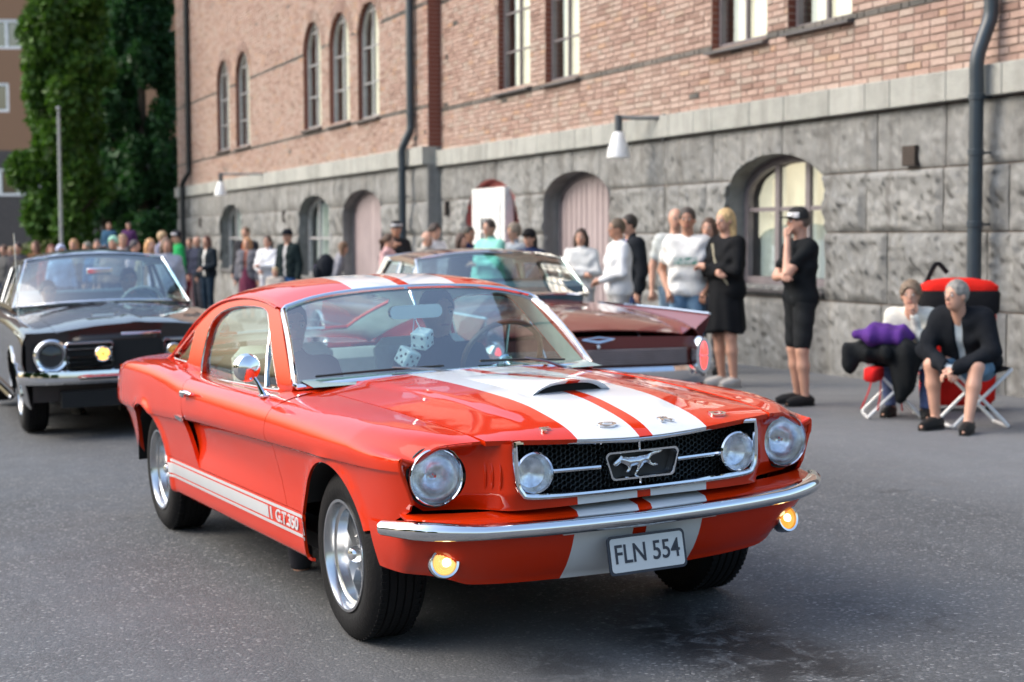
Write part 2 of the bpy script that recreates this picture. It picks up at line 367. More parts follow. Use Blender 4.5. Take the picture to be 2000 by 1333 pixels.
# backing shell
def shell(s0, s1, off, z0, z1, holes, name, mat_, step=(.6, .6)):
    return patch(name, [(s0, z0), (s1, z0), (s1, z1), (s0, z1)], holes, lambda s, z: np.stack([s, 0*s-off, z], -1), step, mat_, bld, thick=.0)
HT = 11.5
shell(SPL, X1, -.012, -.6, HT, [p for p, g in zip(GOp, GO) if not g[7]]+[p for p, g in zip(UOp, UO) if not g[5]], 'wall', MORT)
shell(X0, SPL, PJ-.012, -1.2, HT, [p for p, g in zip(GOp, GO) if g[7]]+[p for p, g in zip(UOp, UO) if g[5]], 'wall', MORT)
mb = MB(); mb.box(((X0+X1)/2, 4.4, 5.4), (X1-X0-.6, 7, 11.8)); mb.box((X0+.02, 4.0, 5.4), (.3, 8.3, 11.9)); mb.build('rear_block', MORT, bld, smooth=0)
mb = MB(); mb.prism([(-PJ-.35, HT), (4, HT+3.2), (8.4, HT)], X0-.3, X1+.3, 'yz'); mb.build('roof', M('roof_tin', (.08, .085, .09), .5, metal=.3), bld, smooth=0)
mb = MB(); mb.box((SPL-.13, -.118, (LZ(3.10)+HT)/2), (.25, .26, HT-LZ(3.10))); mb.build('corner_return', BRICKR, bld, smooth=0)
mb = MB(); mb.box((SPL-.13, -.118, 1.1), (.25, .27, 3.9)); mb.build('corner_stone', STONE, bld, smooth=0)
# ---- bricks, course by course
def spans(a, b, z, polys):
    sp = [(a, b)]
    for P in polys:
        A = np.array(P)
        if not (A[:, 1].min()-.001 < z < A[:, 1].max()+.001): continue
        cr_ = []
        for i in range(len(A)):
            p, q = A[i], A[(i+1) % len(A)]
            if (p[1] > z) != (q[1] > z): cr_.append(p[0]+(q[0]-p[0])*(z-p[1])/(q[1]-p[1]))
        if len(cr_) >= 2:
            lo, hi = min(cr_), max(cr_); ns = []
            for u, v in sp:
                if hi <= u or lo >= v: ns.append((u, v))
                else:
                    if lo-u > .03: ns.append((u, lo))
                    if v-hi > .03: ns.append((hi, v))
            sp = ns
    return sp
def brick_vf(s0, s1, z0, z1, pr, yb=0.012, tilt=0):
    e = .004; return ([(s0, yb, z0), (s1, yb, z0), (s1, yb, z1), (s0, yb, z1), (s0+e, -pr, z0+e), (s1-e, -pr-tilt, z0+e), (s1-e, -pr-tilt, z1-e), (s0+e, -pr, z1-e)],
                      [(4, 5, 6, 7), (0, 1, 5, 4), (1, 2, 6, 5), (2, 3, 7, 6), (3, 0, 4, 7)])
single = []; mbn = MB(); mbl = MB(); mbd = MB(); PIT = .0765; rng = random.Random(3)
for left in (0, 1):
    a, b = (X0, SPL) if left else (SPL+.005, X1); off = PJ if left else 0; polys = [p for p, u in zip(UOp, UO) if u[5] == left]
    zlo = LZ(3.10) if left else 2.985; nrow = int((HT-zlo)/PIT)
    zmax = 9.2 if left else 6.3
    for i in range(nrow):
        z0 = zlo+i*PIT; z1 = z0+.064
        if z0 > zmax: break
        for u, v in spans(a, b, (z0+z1)/2, polys):
            dark = abs((z0+z1)/2-(LZ(3.86)-.0 if left else 3.70)) < PIT*.5 or abs((z0+z1)/2-5.62) < PIT*.5
            x = u; k = 0; first = .262 if i % 2 else .131
            while x < v-.02:
                L_ = (first if k == 0 else .262 if (k+i//2) % 2 == 0 or not i % 2 else .131); e = min(x+L_-.011, v)
                if v-e < .05: e = v
                far_ = x < -14
                if dark or rng.random() < .004: (mbd).add(*[brick_vf(x, e, z0, z1, rng.uniform(.001, .008))[q] for q in (0, 1)]) if not left else mbd.add([(p[0], p[1]-off, p[2]) for p in brick_vf(x, e, z0, z1, .004)[0]], brick_vf(x, e, z0, z1, .004)[1])
                elif not left and x > -2.4 and z0 < 4.3 and x < 2.9 and len(single) < 300: single.append((x, e, z0, z1))
                else:
                    vv, ff = brick_vf(x, e, z0, z1, rng.uniform(0, .007), tilt=rng.uniform(-.002, .002)); (mbl if left else mbn).add([(p[0], p[1]-off, p[2]) for p in vv], ff)
                x = e+.011; k += 1
BM = {}
for (x, e, z0, z1) in single:
    key = round(e-x, 2); w = e-x
    if key not in BM:
        mb = MB(); mb.add(*brick_vf(-key/2, key/2, -.032, .032, .0)); mb.i = 0; BM[key] = mb.build('brick', BRICK, smooth=0, data_only=True)
    o = bpy.data.objects.new('brick', BM[key]); COL.objects.link(o); o.parent = bld; o.location = ((x+e)/2, -rng.uniform(0, .006), (z0+z1)/2); o.scale = (w/key, 1, 1); o.rotation_euler = (0, 0, rng.uniform(-.01, .01))
mbn.build('brickwork', BRICK, bld, smooth=0, kind='stuff'); mbl.build('brickwork', BRICK, bld, smooth=0, kind='stuff'); mbd.build('dark_brick_band', BRICKD, bld, smooth=0, kind='stuff')
# ---- rusticated stone
SV = []
def stone_f(off, seed, amp, s0, s1, z0, z1):
    def f(s, z):
        out = np.zeros(s.shape); m_ = np.minimum(np.minimum(s-s0, s1-s), np.minimum(z-z0, z1-z)); ed = np.clip(m_/.07, 0, 1)
        for i in range(len(s)):
            p = Vector((s[i]*1.1+seed, z[i]*1.6, seed*.7)); a_ = MN.noise(p*1.3)*.55+MN.noise(p*3.2)*.45-abs(MN.noise(p*5.5))*.55+MN.noise(p*12)*.18; out[i] = a_
        q = np.floor(out*6)/6*.35+out*.65                  # split faces
        return np.stack([s, -(off+.008+ed*(.022+amp*(.35+q))), z], -1)
    return f
def blocks(a, b, z0, z1, wmin, wmax, off, amp, polys, mat_, name, step, seed):
    rg = random.Random(seed); s = b
    while s > a+.05:
        w = rg.uniform(wmin, wmax); s0 = max(a, s-w); 
        if s0-a < wmin*.4: s0 = a
        g_ = .008; hs = [p for p in polys if min(q[0] for q in p) < s and max(q[0] for q in p) > s0 and max(q[1] for q in p) > z0 and min(q[1] for q in p) < z1]
        try:
            patch(name, [(s0+g_, z0+g_), (s-g_, z0+g_), (s-g_, z1-g_), (s0+g_, z1-g_)], hs, stone_f(off, rg.uniform(0, 90), amp, s0, s, z0, z1), (step, step), mat_, bld, thick=.04, eps=.003)
        except Exception as ex: pass
        s = s0
for left in (0, 1):
    a, b = (X0, SPL) if left else (SPL+.005, X1); off = PJ if left else 0; polys = [p for p, g in zip(GOp, GO) if g[7] == left]; st = .16 if left else .05
    zc = [LZ(v) for v in (-.9, .73, 1.465, 2.085, 2.76)] if left else [-.35, .73, 1.465, 2.085, 2.69]; wm = 1.6 if left else 1
    for i in range(4): blocks(a, b, zc[i], zc[i+1], .95*wm, 2.2*wm, off, (.05, .085, .085, .045)[i], polys, STONE, 'stone_block', st*(1 if i < 3 else 1.2), 10+i+left*7)
    zt = LZ(3.10) if left else 2.98; rg = random.Random(5+left); s = b
    while s > a:
        w = rg.uniform(.42, .95)*(1.5 if left else 1); s0 = max(a, s-w); mb = MB(); mb.box(((s+s0)/2, -off-.035+.1-.04, (zc[4]+zt)/2), (s-s0-.008, .29, zt-zc[4]-.006), .008); mb.build('ledge_stone', LEDGE, bld, smooth=0); s = s0
# ---- openings: reveals, frames, panes, doors
FRM = M('grey_mauve_paint', (.17, .15, .16), .5, bump=.1); MAUVE = M('mauve_door_paint', (.34, .28, .285), .6, bump=.1, var=.1, vs=2); CURT = M('cream_glow_curtain', (.72, .68, .55), .8, var=.08, emit=(1, .90, .66), es=.38); GLOW_CURTG = M('grey_glow_net_curtain', (.55, .60, .56), .9, var=.1, emit=(.75, .9, .85), es=.10)  # glow added to curtains: upper ones stand for sky reflected in the panes
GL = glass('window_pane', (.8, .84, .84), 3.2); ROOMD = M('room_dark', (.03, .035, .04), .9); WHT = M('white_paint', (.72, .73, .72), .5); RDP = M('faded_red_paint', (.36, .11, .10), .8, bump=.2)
def reveal(P, off, depth, mat_, parent, name='reveal'):
    mb = MB(); P2 = P; mb.grid([[(p[0], -off-.05 if depth > 0 else 0, p[1]), (p[0], -off+depth, p[1])] for p in P2], closeu=True, flip=True); return mb.build(name, mat_, parent, smooth=30)
def inset(P, d):
    A = np.array(P); c = A.mean(0); w = (A[:, 0].max()-A[:, 0].min())/2; h = (A[:, 1].max()-A[:, 1].min())/2; cx, cz = (A[:, 0].max()+A[:, 0].min())/2, (A[:, 1].max()+A[:, 1].min())/2
    return [(cx+(x-cx)*(1-d/w), cz+(z-cz)*(1-d/h)) for x, z in P]
def ring_prism(mb, P, Q, y0, y1):
    n = len(P); v = [(p[0], y0, p[1]) for p in P]+[(p[0], y0, p[1]) for p in Q]+[(p[0], y1, p[1]) for p in P]+[(p[0], y1, p[1]) for p in Q]; f = []
    for i in range(n):
        j = (i+1) % n; f += [(i, j, n+j, n+i), (n+i, n+j, 3*n+j, 3*n+i), (i, 2*n+i, 2*n+j, j)]
    mb.add(v, f)
def ztop(P, s):
    z = -9
    for i in range(len(P)):
        p, q = P[i], P[(i+1) % len(P)]
        if (p[0] > s) != (q[0] > s): z = max(z, p[1]+(q[1]-p[1])*(s-p[0])/(q[0]-p[0]))
    return z
FRML = M('pale_grey_frame_paint', (.34, .34, .35), .5)
def window(P, off, depth, nv, rows, fw=.07, bar=.035, glow_curtain=None, sill=True, rev=BRICKR, emit=False):
    """P outline; nv columns; rows = heights of glazing bars as a list of z"""
    w = empty('window'); w.parent = bld; y = -off+depth
    reveal(P, off-.05 if rev is STONE else off-.055, depth+.02, rev, w)
    Q = inset(P, fw); mb = MB(); ring_prism(mb, P, Q, y-.05, y+.02); s0, s1 = min(q[0] for q in Q), max(q[0] for q in Q); z0 = min(q[1] for q in Q)
    xs_ = [s0+(s1-s0)*k/nv for k in range(1, nv)]
    for x in xs_: mb.box((x, y-.02, (z0+ztop(Q, x))/2), (bar*(1.8 if nv == 3 or k_mid(x, s0, s1) else 1), .05, ztop(Q, x)-z0))
    for z in rows:
        if z < max(q[1] for q in Q): 
            aa = [q for q in spans(s0-1, s1+1, z, [Q])]; lo = aa[0][1] if len(aa) > 1 else s0; hi = aa[1][0] if len(aa) > 1 else s1; mb.box(((lo+hi)/2, y-.015, z), (hi-lo, .04, bar))
    mb.build('frame', FRML if off > .1 else FRM, w, smooth=0)
    # one pane in every light
    xe = [s0]+xs_+[s1]; ze = [z0]+[r_ for r_ in rows]+[max(q[1] for q in Q)]
    for i in range(len(xe)-1):
        for j in range(len(ze)-1):
            a_, b_, c_, d_ = xe[i]+.01, xe[i+1]-.01, ze[j]+.01, ze[j+1]-.01; top_ = [(x, min(d_, ztop(Q, min(max(x, s0+.002), s1-.002))-.004)) for x in np.linspace(b_, a_, 7)]
            if max(t[1] for t in top_) < c_+.05: continue
            pl_ = [(a_, c_), (b_, c_)]+[(x, max(z, c_+.001)) for x, z in top_]; mb = MB(); tl = random.uniform(-.004, .004); mb.add([(p[0], y+.004+tl*(p[0]-a_), p[1]) for p in pl_], [tuple(range(len(pl_)))]); mb.build('pane', GL, w, smooth=0)
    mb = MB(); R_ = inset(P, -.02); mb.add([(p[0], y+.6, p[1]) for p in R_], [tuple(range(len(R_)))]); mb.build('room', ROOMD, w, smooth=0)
    if glow_curtain is not None:
        for (ca, cb, cz, *gq) in glow_curtain:
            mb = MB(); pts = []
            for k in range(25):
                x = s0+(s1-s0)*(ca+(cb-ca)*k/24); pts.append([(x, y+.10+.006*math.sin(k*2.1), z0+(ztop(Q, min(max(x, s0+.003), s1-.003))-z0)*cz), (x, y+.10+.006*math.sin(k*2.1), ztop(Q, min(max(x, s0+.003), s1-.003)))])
            mb.grid(pts); mb.v = [v+np.array([0, .03*len(gq), 0]) for v in mb.v]; mb.build('glow_curtain', GLOW_CURTG if gq else CURT, w, smooth=60)  # grey curtain's faint glow is added to lighten the dark panes
    if sill:
        mb = MB(); a_, b_ = min(p[0] for p in P), max(p[0] for p in P); zz = min(p[1] for p in P); mb.add([(a_-.05, -off-.09, zz-.075), (b_+.05, -off-.09, zz-.075), (b_+.05, -off-.09, zz-.045), (a_-.05, -off-.09, zz-.045), (b_+.05, y, zz+.015), (a_-.05, y, zz+.015), (b_+.05, y, zz-.075), (a_-.05, y, zz-.075)],
                [(0, 1, 2, 3), (3, 2, 4, 5), (1, 6, 4, 2), (0, 3, 5, 7), (0, 7, 6, 1)]); mb.build('sill', M('sill_tin', (.10, .095, .10), .45, metal=.4), w, smooth=0)
    return w
def k_mid(x, a, b): return abs(x-(a+b)/2) < .02
for P, u in zip(UOp, UO):
    lf = u[5]; z0 = min(p[1] for p in P); st = .62 if not lf else .72
    window(P, PJ if lf else 0, .15, 2, [z0+st*k for k in range(1, 5)], bar=.026, fw=.05, glow_curtain=[(.14, 1, 0), (0, .3, 0, 'g')])
    # voussoirs round the arched head
    if lf:
        mb = MB(); c = (P[0][0]+P[1][0])/2; h = (P[1][0]-P[0][0])/2; zs, zt = LZ(u[3]), LZ(u[4])
        for k in range(25):
            a_ = math.pi*(k+.5)/25; T_ = Matrix.Translation((c+(h+.14)*math.cos(a_), -PJ-.006, zs+(zt-zs+.14)*math.sin(a_))) @ Matrix.Rotation(-(a_-math.pi/2), 4, 'Y'); mb.T = T_; mb.box((0, 0, 0), (.058, .02, .25), 0)
        mb.T = Matrix.Identity(4); mb.build('arch_brick', BRICKR if 0 else BRICKD if k % 2 == 5 else BRICK, bld, smooth=0, kind='stuff')
for P, g in zip(GOp, GO):
    off = PJ if g[7] else 0; dep = g[5]; kind = g[6]
    if kind == 'window':
        z0 = min(p[1] for p in P); w = window(P, off, dep, 3, [z0+.88], fw=.09, bar=.05, glow_curtain=[(0.0, 1, .47), (0.0, 1, 0, 'g')] if not g[7] else [(0, 1, 0, 'g')], sill=True, rev=STONE)
    else:
        d = empty('doorway'); d.parent = bld; reveal(P, off, dep, STONE if kind == 'doors' else RDP, d); y = -off+dep
        if kind == 'doors':
            c = (P[0][0]+P[1][0])/2; Q = inset(P, .07)
            for sg in (-1, 1):
                pts = [(c+sg*.008, min(p[1] for p in Q))]+sorted([(c+sg*.008, ztop(Q, c+sg*.01))]+[p for p in Q if (p[0]-c)*sg > .02 and p[1] > -1], key=lambda p: (-sg*0, 0)) if 0 else None
                xs_ = np.linspace(c+sg*.008, c+sg*((P[1][0]-P[0][0])/2-.07), 10); zb = min(p[1] for p in P); poly = [(x, zb) for x in xs_]+[(x, ztop(Q, min(max(x, min(q[0] for q in Q)+.003), max(q[0] for q in Q)-.003))) for x in xs_[::-1]]
                mb = MB(); mb.prism(poly, y-.05, y, 'xz'); lf_ = mb.build('door_leaf', MAUVE, d, smooth=0)
                mb = MB(); 
                for k in range(1, 6): x = xs_[0]+(xs_[-1]-xs_[0])*k/6; mb.box((x, y-.056, (zb+ztop(Q, x))/2-.03), (.012, .012, ztop(Q, x)-zb-.12))
                mb.build('door_batten', MAUVE, d, smooth=0, kind='stuff')
            mb = MB(); ring_prism(mb, P, Q, y-.08, y+.02); mb.build('frame', FRM, d, smooth=0)
        else:
            mb = MB(); mb.add([(p[0], y, p[1]) for p in P], [tuple(range(len(P)))]); mb.build('red_infill', RDP, d, smooth=0)
            a_, b_ = -11.66, -10.14; mb = MB(); mb.box(((a_+b_)/2, -.045, .98), (b_-a_, .16, 2.50)); mb.build('door_frame', WHT, d, smooth=0)
            mb = MB(); mb.box(((a_+b_)/2, -.135, .92), (b_-a_-.34, .03, 2.2)); mb.build('door_leaf', WHT, d, smooth=0)
            mb = MB(); mb.box(((a_+b_)/2, -.155, 1.52), (.50, .012, .42)); mb.build('door_glass', ROOMD, d, smooth=0); mb = MB()
            for q in (-.08, .08): mb.box(((a_+b_)/2+q, -.165, 1.52), (.03, .012, .42))
            mb.box(((a_+b_)/2, -.167, 1.52), (.5, .012, .03)); mb.build('glazing_bar', WHT, d, smooth=0, kind='stuff')
for (s_, z_, w_, h_, off) in ((.73, 2.21, .21, .20, 0), (-13.2, 1.93, .08, .26, 0), (LF(-15.9), LZ(1.93), .10, .26, PJ), (LF(-25.6), LZ(1.95), .12, .28, PJ), (LF(-36.8), LZ(1.9), .14, .28, PJ)):
    mb = MB(); mb.box((s_, -off-.03, z_), (w_, .10, h_), 0); v_ = mb.build('vent', M('vent_rust', (.035, .026, .022), .7), bld, smooth=0)
    if w_ > .2: 
        mb = MB(); [mb.box((s_, -off-.085, z_-h_/2+.03*k), (w_, .01, .012)) for k in range(1, 7)]; mb.build('slat', M('vent_slat', (.07, .05, .04), .6), v_, smooth=0, kind='stuff')
# ---- downpipes
PIPE = M('downpipe_blue_grey', (.022, .036, .050), .4, coat=.25, bump=.05); PIPEK = M('downpipe_black', (.012, .014, .016), .4)
def pipe(s, off, z_top, zk, dx, r, mat_):
    e = empty('downpipe'); e.parent = bld; mb = MB(); o = -off
    mb.tube([(s+dx, o-.10, z_top)]+spline([(s+dx, o-.10, zk+.6), (s+dx, o-.10, zk+.32), (s+dx, o-.11, zk+.20), (s+dx*.5, o-.17, zk+.02), (s, o-.22, zk-.16), (s, o-.22, zk-.4)], 6)+[(s, o-.22, -.4)], r, 16); mb.build('pipe', mat_, e, smooth=60)
    for zz in [zk-.5, zk-1.0, zk-1.65, zk+.5, zk+1.6, zk+3]:
        if zz > 0: mb = MB().at((s+(dx if zz > zk else 0), o-(.10 if zz > zk else .22), zz)); mb.lathe([(r+.001, -.03), (r+.008, -.025), (r+.008, .025), (r+.001, .03)], 16); mb.box((0, .10, 0), (.03, .12, .02)); mb.build('pipe_bracket', mat_, e, smooth=40)
pipe(1.96, 0, 11, 3.18, .03, .066, PIPE); pipe(LF(-15.25), PJ, 11, LZ(3.22), .16, .075, PIPE); pipe(LF(-38.9), PJ, 11, LZ(3.3), .5, .085, PIPEK)
bpy.context.view_layer.update()
def wall_lamp(s, z, off, sc, arm, label):
    e = empty('wall_lamp', WP(s, off, z), WA, label, 'wall lamp', 'white shaded lamps on the stone base'); G = M('lamp_bracket_grey', (.07, .08, .09), .5)
    mb = MB(); mb.box((0, -.03, -.13), (.07*sc, .05, .36*sc), .01); mb.build('wall_plate', G, e, smooth=0)
    mb = MB(); mb.tube([(0, -.05, -.005), (-arm*.5, -.05-arm*.38, .0), (-arm, -.05-arm*.78, .02)], .03*sc, 8); mb.build('arm', G, e); X, Y = -arm, -.05-arm*.78
    mb = MB().at((X, Y, 0)); mb.lathe([(.0, .05), (.055*sc, .05), (.055*sc, -.20*sc), (.07*sc, -.21*sc)], 16); mb.build('lamp_neck', G, e)
    mb = MB().at((X, Y, -.20*sc)); mb.lathe([(.06*sc, .02), (.085*sc, -.01), (.11*sc, -.10*sc), (.15*sc, -.21*sc), (.165*sc, -.33*sc), (.155*sc, -.33*sc), (.10*sc, -.1*sc), (.05*sc, -.02)], 24); mb.build('lamp_shade', M('white_enamel', (.78, .79, .78), .3, coat=.5, var=.02), e)
wall_lamp(-4.61, 2.96, .03, .95, .50, 'white bell lamp on a grey arm between the arched door and the glowing arched window')
wall_lamp(LF(-27.5), 3.04, PJ+.03, 1.0, 1.15, 'distant white bell lamp over the far heads of the crowd, left of three tall windows')

# ================================================================ far end of the street
cam_p = cam.matrix_world.translation
def far(u, D, z=None):
    p = cam_p+(cf+cr*((u-1000)/3154.94))*D; x, y = p.x, p.y; return Vector((x, y, float(gz(max(x, -90), np.float64(y))) if z is None else z))
def vz(v, D): return cam_p.z+(cf.z-(v-666.5)/3154.94*cu.z)*D
D0 = 78; fb = empty('red_brick_block', far(120, D0, 0), 0, 'distant dark red brick block with white framed windows behind the poplars', 'building'); ang = math.atan2(cr.y, cr.x); fb.rotation_euler = (0, 0, ang+.04); px = D0/3154.94
RB = N('far_red_brick'); g_ = RB.new('ShaderNodeTexBrick', {'Scale': 1.0, 'Vector': RB.coord(), 'Color1': (.42, .085, .035, 1), 'Color2': (.52, .13, .055, 1), 'Mortar': (.26, .15, .09, 1), 'Brick Width': .5, 'Row Height': .09, 'Mortar Size': .012}); RB.p(col=g_.outputs[0], rough=.9)
wins = [(-75, -8, 40, 97), (0, 55, 40, 97), (-75, -25, 162, 218), (-22, 30, 162, 218)]
def FX(u): return (u-120)*px
def FZ(v): return vz(v, D0)
holes = [[(FX(a), FZ(d)), (FX(b), FZ(d)), (FX(b), FZ(c)), (FX(a), FZ(c))] for a, b, c, d in wins]+[[(FX(-120), FZ(380)), (FX(88), FZ(380)), (FX(88), FZ(326)), (FX(-120), FZ(326))]]
patch('wall', [(FX(-500), FZ(292)), (FX(420), FZ(292)), (FX(420), 17), (FX(-500), 17)], holes[:4], lambda s, z: np.stack([s, 0*s, z], -1), (2, 2), RB.m, fb, thick=.2)
patch('ground_floor_wall', [(FX(-500), -2), (FX(420), -2), (FX(420), FZ(292)), (FX(-500), FZ(292))], holes[4:], lambda s, z: np.stack([s, 0*s-.05, z], -1), (2, 2), M('far_grey_render', (.075, .068, .066), .9), fb, thick=.25)
mb = MB(); mb.box((FX(-40), 5.4, 7.2), (920*px, 10, 19)); mb.build('rear_block', M('far_dark', (.03, .03, .03), .9), fb, smooth=0)
for i, h_ in enumerate(holes):
    w = empty('window'); w.parent = fb; (a, z0), (b, _), (_, z1) = h_[0], h_[1], h_[2]; mb = MB(); t = .13; n_ = 2 if i < 4 else 5
    Q = [(a+t, z0+t), (b-t, z0+t), (b-t, z1-t), (a+t, z1-t)]; ring_prism(mb, h_, Q, .02, .18)
    for k in range(1, n_): x = a+(b-a)*k/n_; mb.box((x, .1, (z0+z1)/2), (t*(1 if i < 4 else 2.6), .12, z1-z0-.2))
    mb.build('frame', WHT, w, smooth=0); mb = MB(); mb.add([(a, .14, z0), (b, .14, z0), (b, .14, z1), (a, .14, z1)], [(0, 1, 2, 3)]); mb.build('pane', GL, w, smooth=0)
# ---- foliage
def leaf_mat(name, c):
    n = N(name); g = n.new('ShaderNodeNewGeometry'); r_ = g.outputs['Random Per Island']
    n.p(col=n.ramp(r_, [(0, tuple(x*.55 for x in c)), (.5, c), (1, tuple(min(1, x*1.7) for x in c))]), rough=.55, spec=.3); n.b.inputs['Subsurface Weight'].default_value = 0
    tr = n.new('ShaderNodeBsdfTranslucent', {'Color': (c[0]*1.6, c[1]*1.8, c[2], 1)}); mx = n.new('ShaderNodeMixShader', {0: .25}); n.set(mx, 1, n.b.outputs[0]); n.set(mx, 2, tr); n.set(n.n['Material Output'], 0, mx.outputs[0]); return n.m
LF1, LF2, LF3 = leaf_mat('yellow_green_leaf', (.05, .11, .016)), leaf_mat('blue_green_leaf', (.024, .075, .026)), leaf_mat('bush_leaf', (.10, .13, .035)); BARK = M('bark', (.07, .055, .04), .9, bump=.5, bs=20)
def foliage(name, mat_, parent, clumps, n, size, rg):
    """leaf quads scattered through clumps: (centre, radius vec)"""
    cs = np.array([c for c, r_ in clumps]); rs = np.array([r_ for c, r_ in clumps]); w = rs.prod(1)**(2/3); k = rg.choice(len(cs), n, p=w/w.sum())
    d = rg.normal(size=(n, 3)); d /= np.linalg.norm(d, axis=1)[:, None]; p = cs[k]+d*rs[k]*(rg.uniform(.35, 1.08, (n, 1))**.6)
    u = rg.normal(size=(n, 3))+np.array([0, 0, -.3]); u /= np.linalg.norm(u, axis=1)[:, None]; v = np.cross(u, rg.normal(size=(n, 3))); v /= np.linalg.norm(v, axis=1)[:, None]; s_ = size*rg.uniform(.6, 1.5, (n, 1))
    V = np.stack([p-u*s_, p+v*s_*.55, p+u*s_, p-v*s_*.55], 1).reshape(-1, 3); me = bpy.data.meshes.new(name); me.vertices.add(4*n); me.vertices.foreach_set('co', V.ravel()); me.loops.add(4*n); me.loops.foreach_set('vertex_index', np.arange(4*n, dtype=np.int32))
    me.polygons.add(n); me.polygons.foreach_set('loop_start', np.arange(0, 4*n, 4, dtype=np.int32)); me.polygons.foreach_set('loop_total', np.full(n, 4, dtype=np.int32)); me.materials.append(mat_); me.update(calc_edges=True); me.validate()
    o = bpy.data.objects.new(name, me); COL.objects.link(o); o.parent = parent; return o
def poplar(loc, H, rad, label, mat_, seed, n=26000, taper=.3, z0=1.0, size=.13, tilt=0):
    rg = np.random.default_rng(seed); e = empty('poplar_tree', loc, 0, label, 'tree', 'tall trees at the end of the street'); mb = MB()
    mb.tube([(0, 0, -.3), (.05, .02, H*.3), (-.05, .05, H*.7), (0, 0, H*.95)], [.24, .18, .10, .03], 8)
    cl = []
    for k in range(int(H*9)):
        z = z0+(H-z0)*rg.uniform(0, 1); q = (z-z0)/(H-z0); r_ = rad*(1-taper*q**2)*(min(1, .55+q*4)); a = rg.uniform(0, 6.28); rr = r_*rg.uniform(.3, .9); c = (rr*math.cos(a), rr*math.sin(a), z); s_ = rg.uniform(.36, .68)
        cl.append((c, (s_*.8, s_*.8, s_*1.15)))
        if k % 5 == 0: mb.tube([(0, 0, max(.3, z-1.2)), (c[0]*.6, c[1]*.6, z-.3), c], [.05, .03, .012], 5)
    mb.build('trunk', BARK, e, smooth=60); foliage('crown', mat_, e, cl, n, size, rg); return e
poplar(far(138, 52), 13, 1.62, 'yellow-green poplar standing left of the other tall tree, behind the lamp post', LF1, 1, 45000)
poplar(far(284, 58), 14, 1.62, 'darker blue-green poplar close against the brick building corner', LF2, 2, 42000)
poplar(far(215, 60), 13, 1.5, 'shaded poplar half hidden in the gap between the two nearer ones', LF2, 3, 20000)
def bush(loc, r_, label, mat_, seed, n=4000, size=.09):
    rg = np.random.default_rng(seed); e = empty('bush', loc, 0, label, 'bush'); mb = MB(); cl = []
    for k in range(14): a = rg.uniform(0, 6.28); q = rg.uniform(0, .7); c = (r_*q*math.cos(a), r_*q*math.sin(a), rg.uniform(.5, 1.5)*r_*.8); cl.append((c, (r_*.35,)*3)); mb.tube([(0, 0, 0), c], [.04, .01], 5)
    mb.build('stem', BARK, e); foliage('crown', mat_, e, cl, n, size, rg)
bush(far(88, 50), 1.35, 'pale olive bush to the left of the lamp post, above far heads', LF3, 5)
lp = empty('lamp_post', far(124, 44), 0, 'thin grey lamp post in front of the yellow-green poplar', 'lamp post')
mb = MB(); mb.tube([(0, 0, 0), (0, 0, 1.0), (0, 0, 5.2)], [.07, .055, .04], 10); mb.build('post', M('galvanised', (.30, .32, .32), .5, metal=.3), lp)
mb = MB(); mb.tube([(0, 0, 5.2), (0, 0, 5.4)], .03, 8); mb.ball((0, 0, 5.42), (.06, .06, .05)); mb.build('lamp_head', M('lamp_head_grey', (.3, .32, .33), .4), lp)
# ---- the open side of the street behind the camera: low trees, seen only as reflections
TREEL = ["beside the far bend","opposite the tall windows","opposite the finned saloon","opposite the orange car","beyond the camera to the right","nearest the open end","at the open end"]
for i, (x, y, r_) in enumerate([(-26, -24, 4.8), (-17, -25, 4.2), (-9, -26, 5.2), (-1, -25, 4.3), (7, -27, 5.0), (15, -24, 4.9), (23, -18, 4.6)]):
    rg = np.random.default_rng(40+i); e = empty('street_tree', gpix(x, y), 0, "low leafy tree across the road, "+TREEL[i], "tree", 'low trees across the road'); mb = MB(); mb.tube([(0, 0, -.3), (0, 0, r_*.9)], [.18, .1], 7); cl = []
    for k in range(18): a = rg.uniform(0, 6.28); q = rg.uniform(0, .7); c = (r_*q*math.cos(a), r_*q*math.sin(a), r_*.9+rg.uniform(-.3, .7)*r_); cl.append((c, (r_*.4,)*3)); (k % 3 == 0) and mb.tube([(0, 0, r_*.7), c], [.07, .02], 5)
    mb.build('trunk', BARK, e); foliage('crown', LF1, e, cl, 5000, .42, rg)
# ================================================================ the orange fastback
def catmull(K, t):
    """K: list of arrays (n controls), t in [0, n-1]"""
    n = len(K); K = np.stack(K); i = np.clip(np.floor(t).astype(int), 0, n-2); f = t-i; c = np.arange(K.shape[1])
    p1, p2 = K[i, c], K[i+1, c]; p0 = np.where(i > 0, K[np.maximum(i-1, 0), c], 2*p1-p2); p3 = np.where(i < n-2, K[np.minimum(i+2, n-1), c], 2*p2-p1)
    return .5*(2*p1+(-p0+p2)*f+(2*p0-5*p1+4*p2-p3)*f*f+(-p0+3*p1-3*p2+p3)*f**3)
WB = 2.743
mW = pchip([-3.72, -3.6, -3.3, -2.74, -2, -1, 0, .3, .48, .58, .64, .70, .8], [.775, .805, .842, .866, .868, .869, .868, .864, .855, .842, .826, .795, .72])
mZc = pchip([-3.7, -2.2, -1.9, -.66, .38, .78], [.60, .632, .644, .668, .686, .694])
mZs = pchip([-3.72, -3.6, -3.2, -2.7, -2.3, -1.95, -1.2, -.6, -.2, .2, .45, .58, .65, .75], [.80, .822, .856, .866, .853, .832, .828, .826, .821, .812, .800, .786, .768, .735])
mDc = pchip([-3, -2.3, -1.9, -1.2, -.5, .3, .7], [.035, .035, .034, .024, .012, .005, 0])
mYs = pchip([-3.7, -2.5, -1, -.6, .3, .74, .8], [.60, .62, .63, .625, .60, .565, .56])           # hood / fender seam
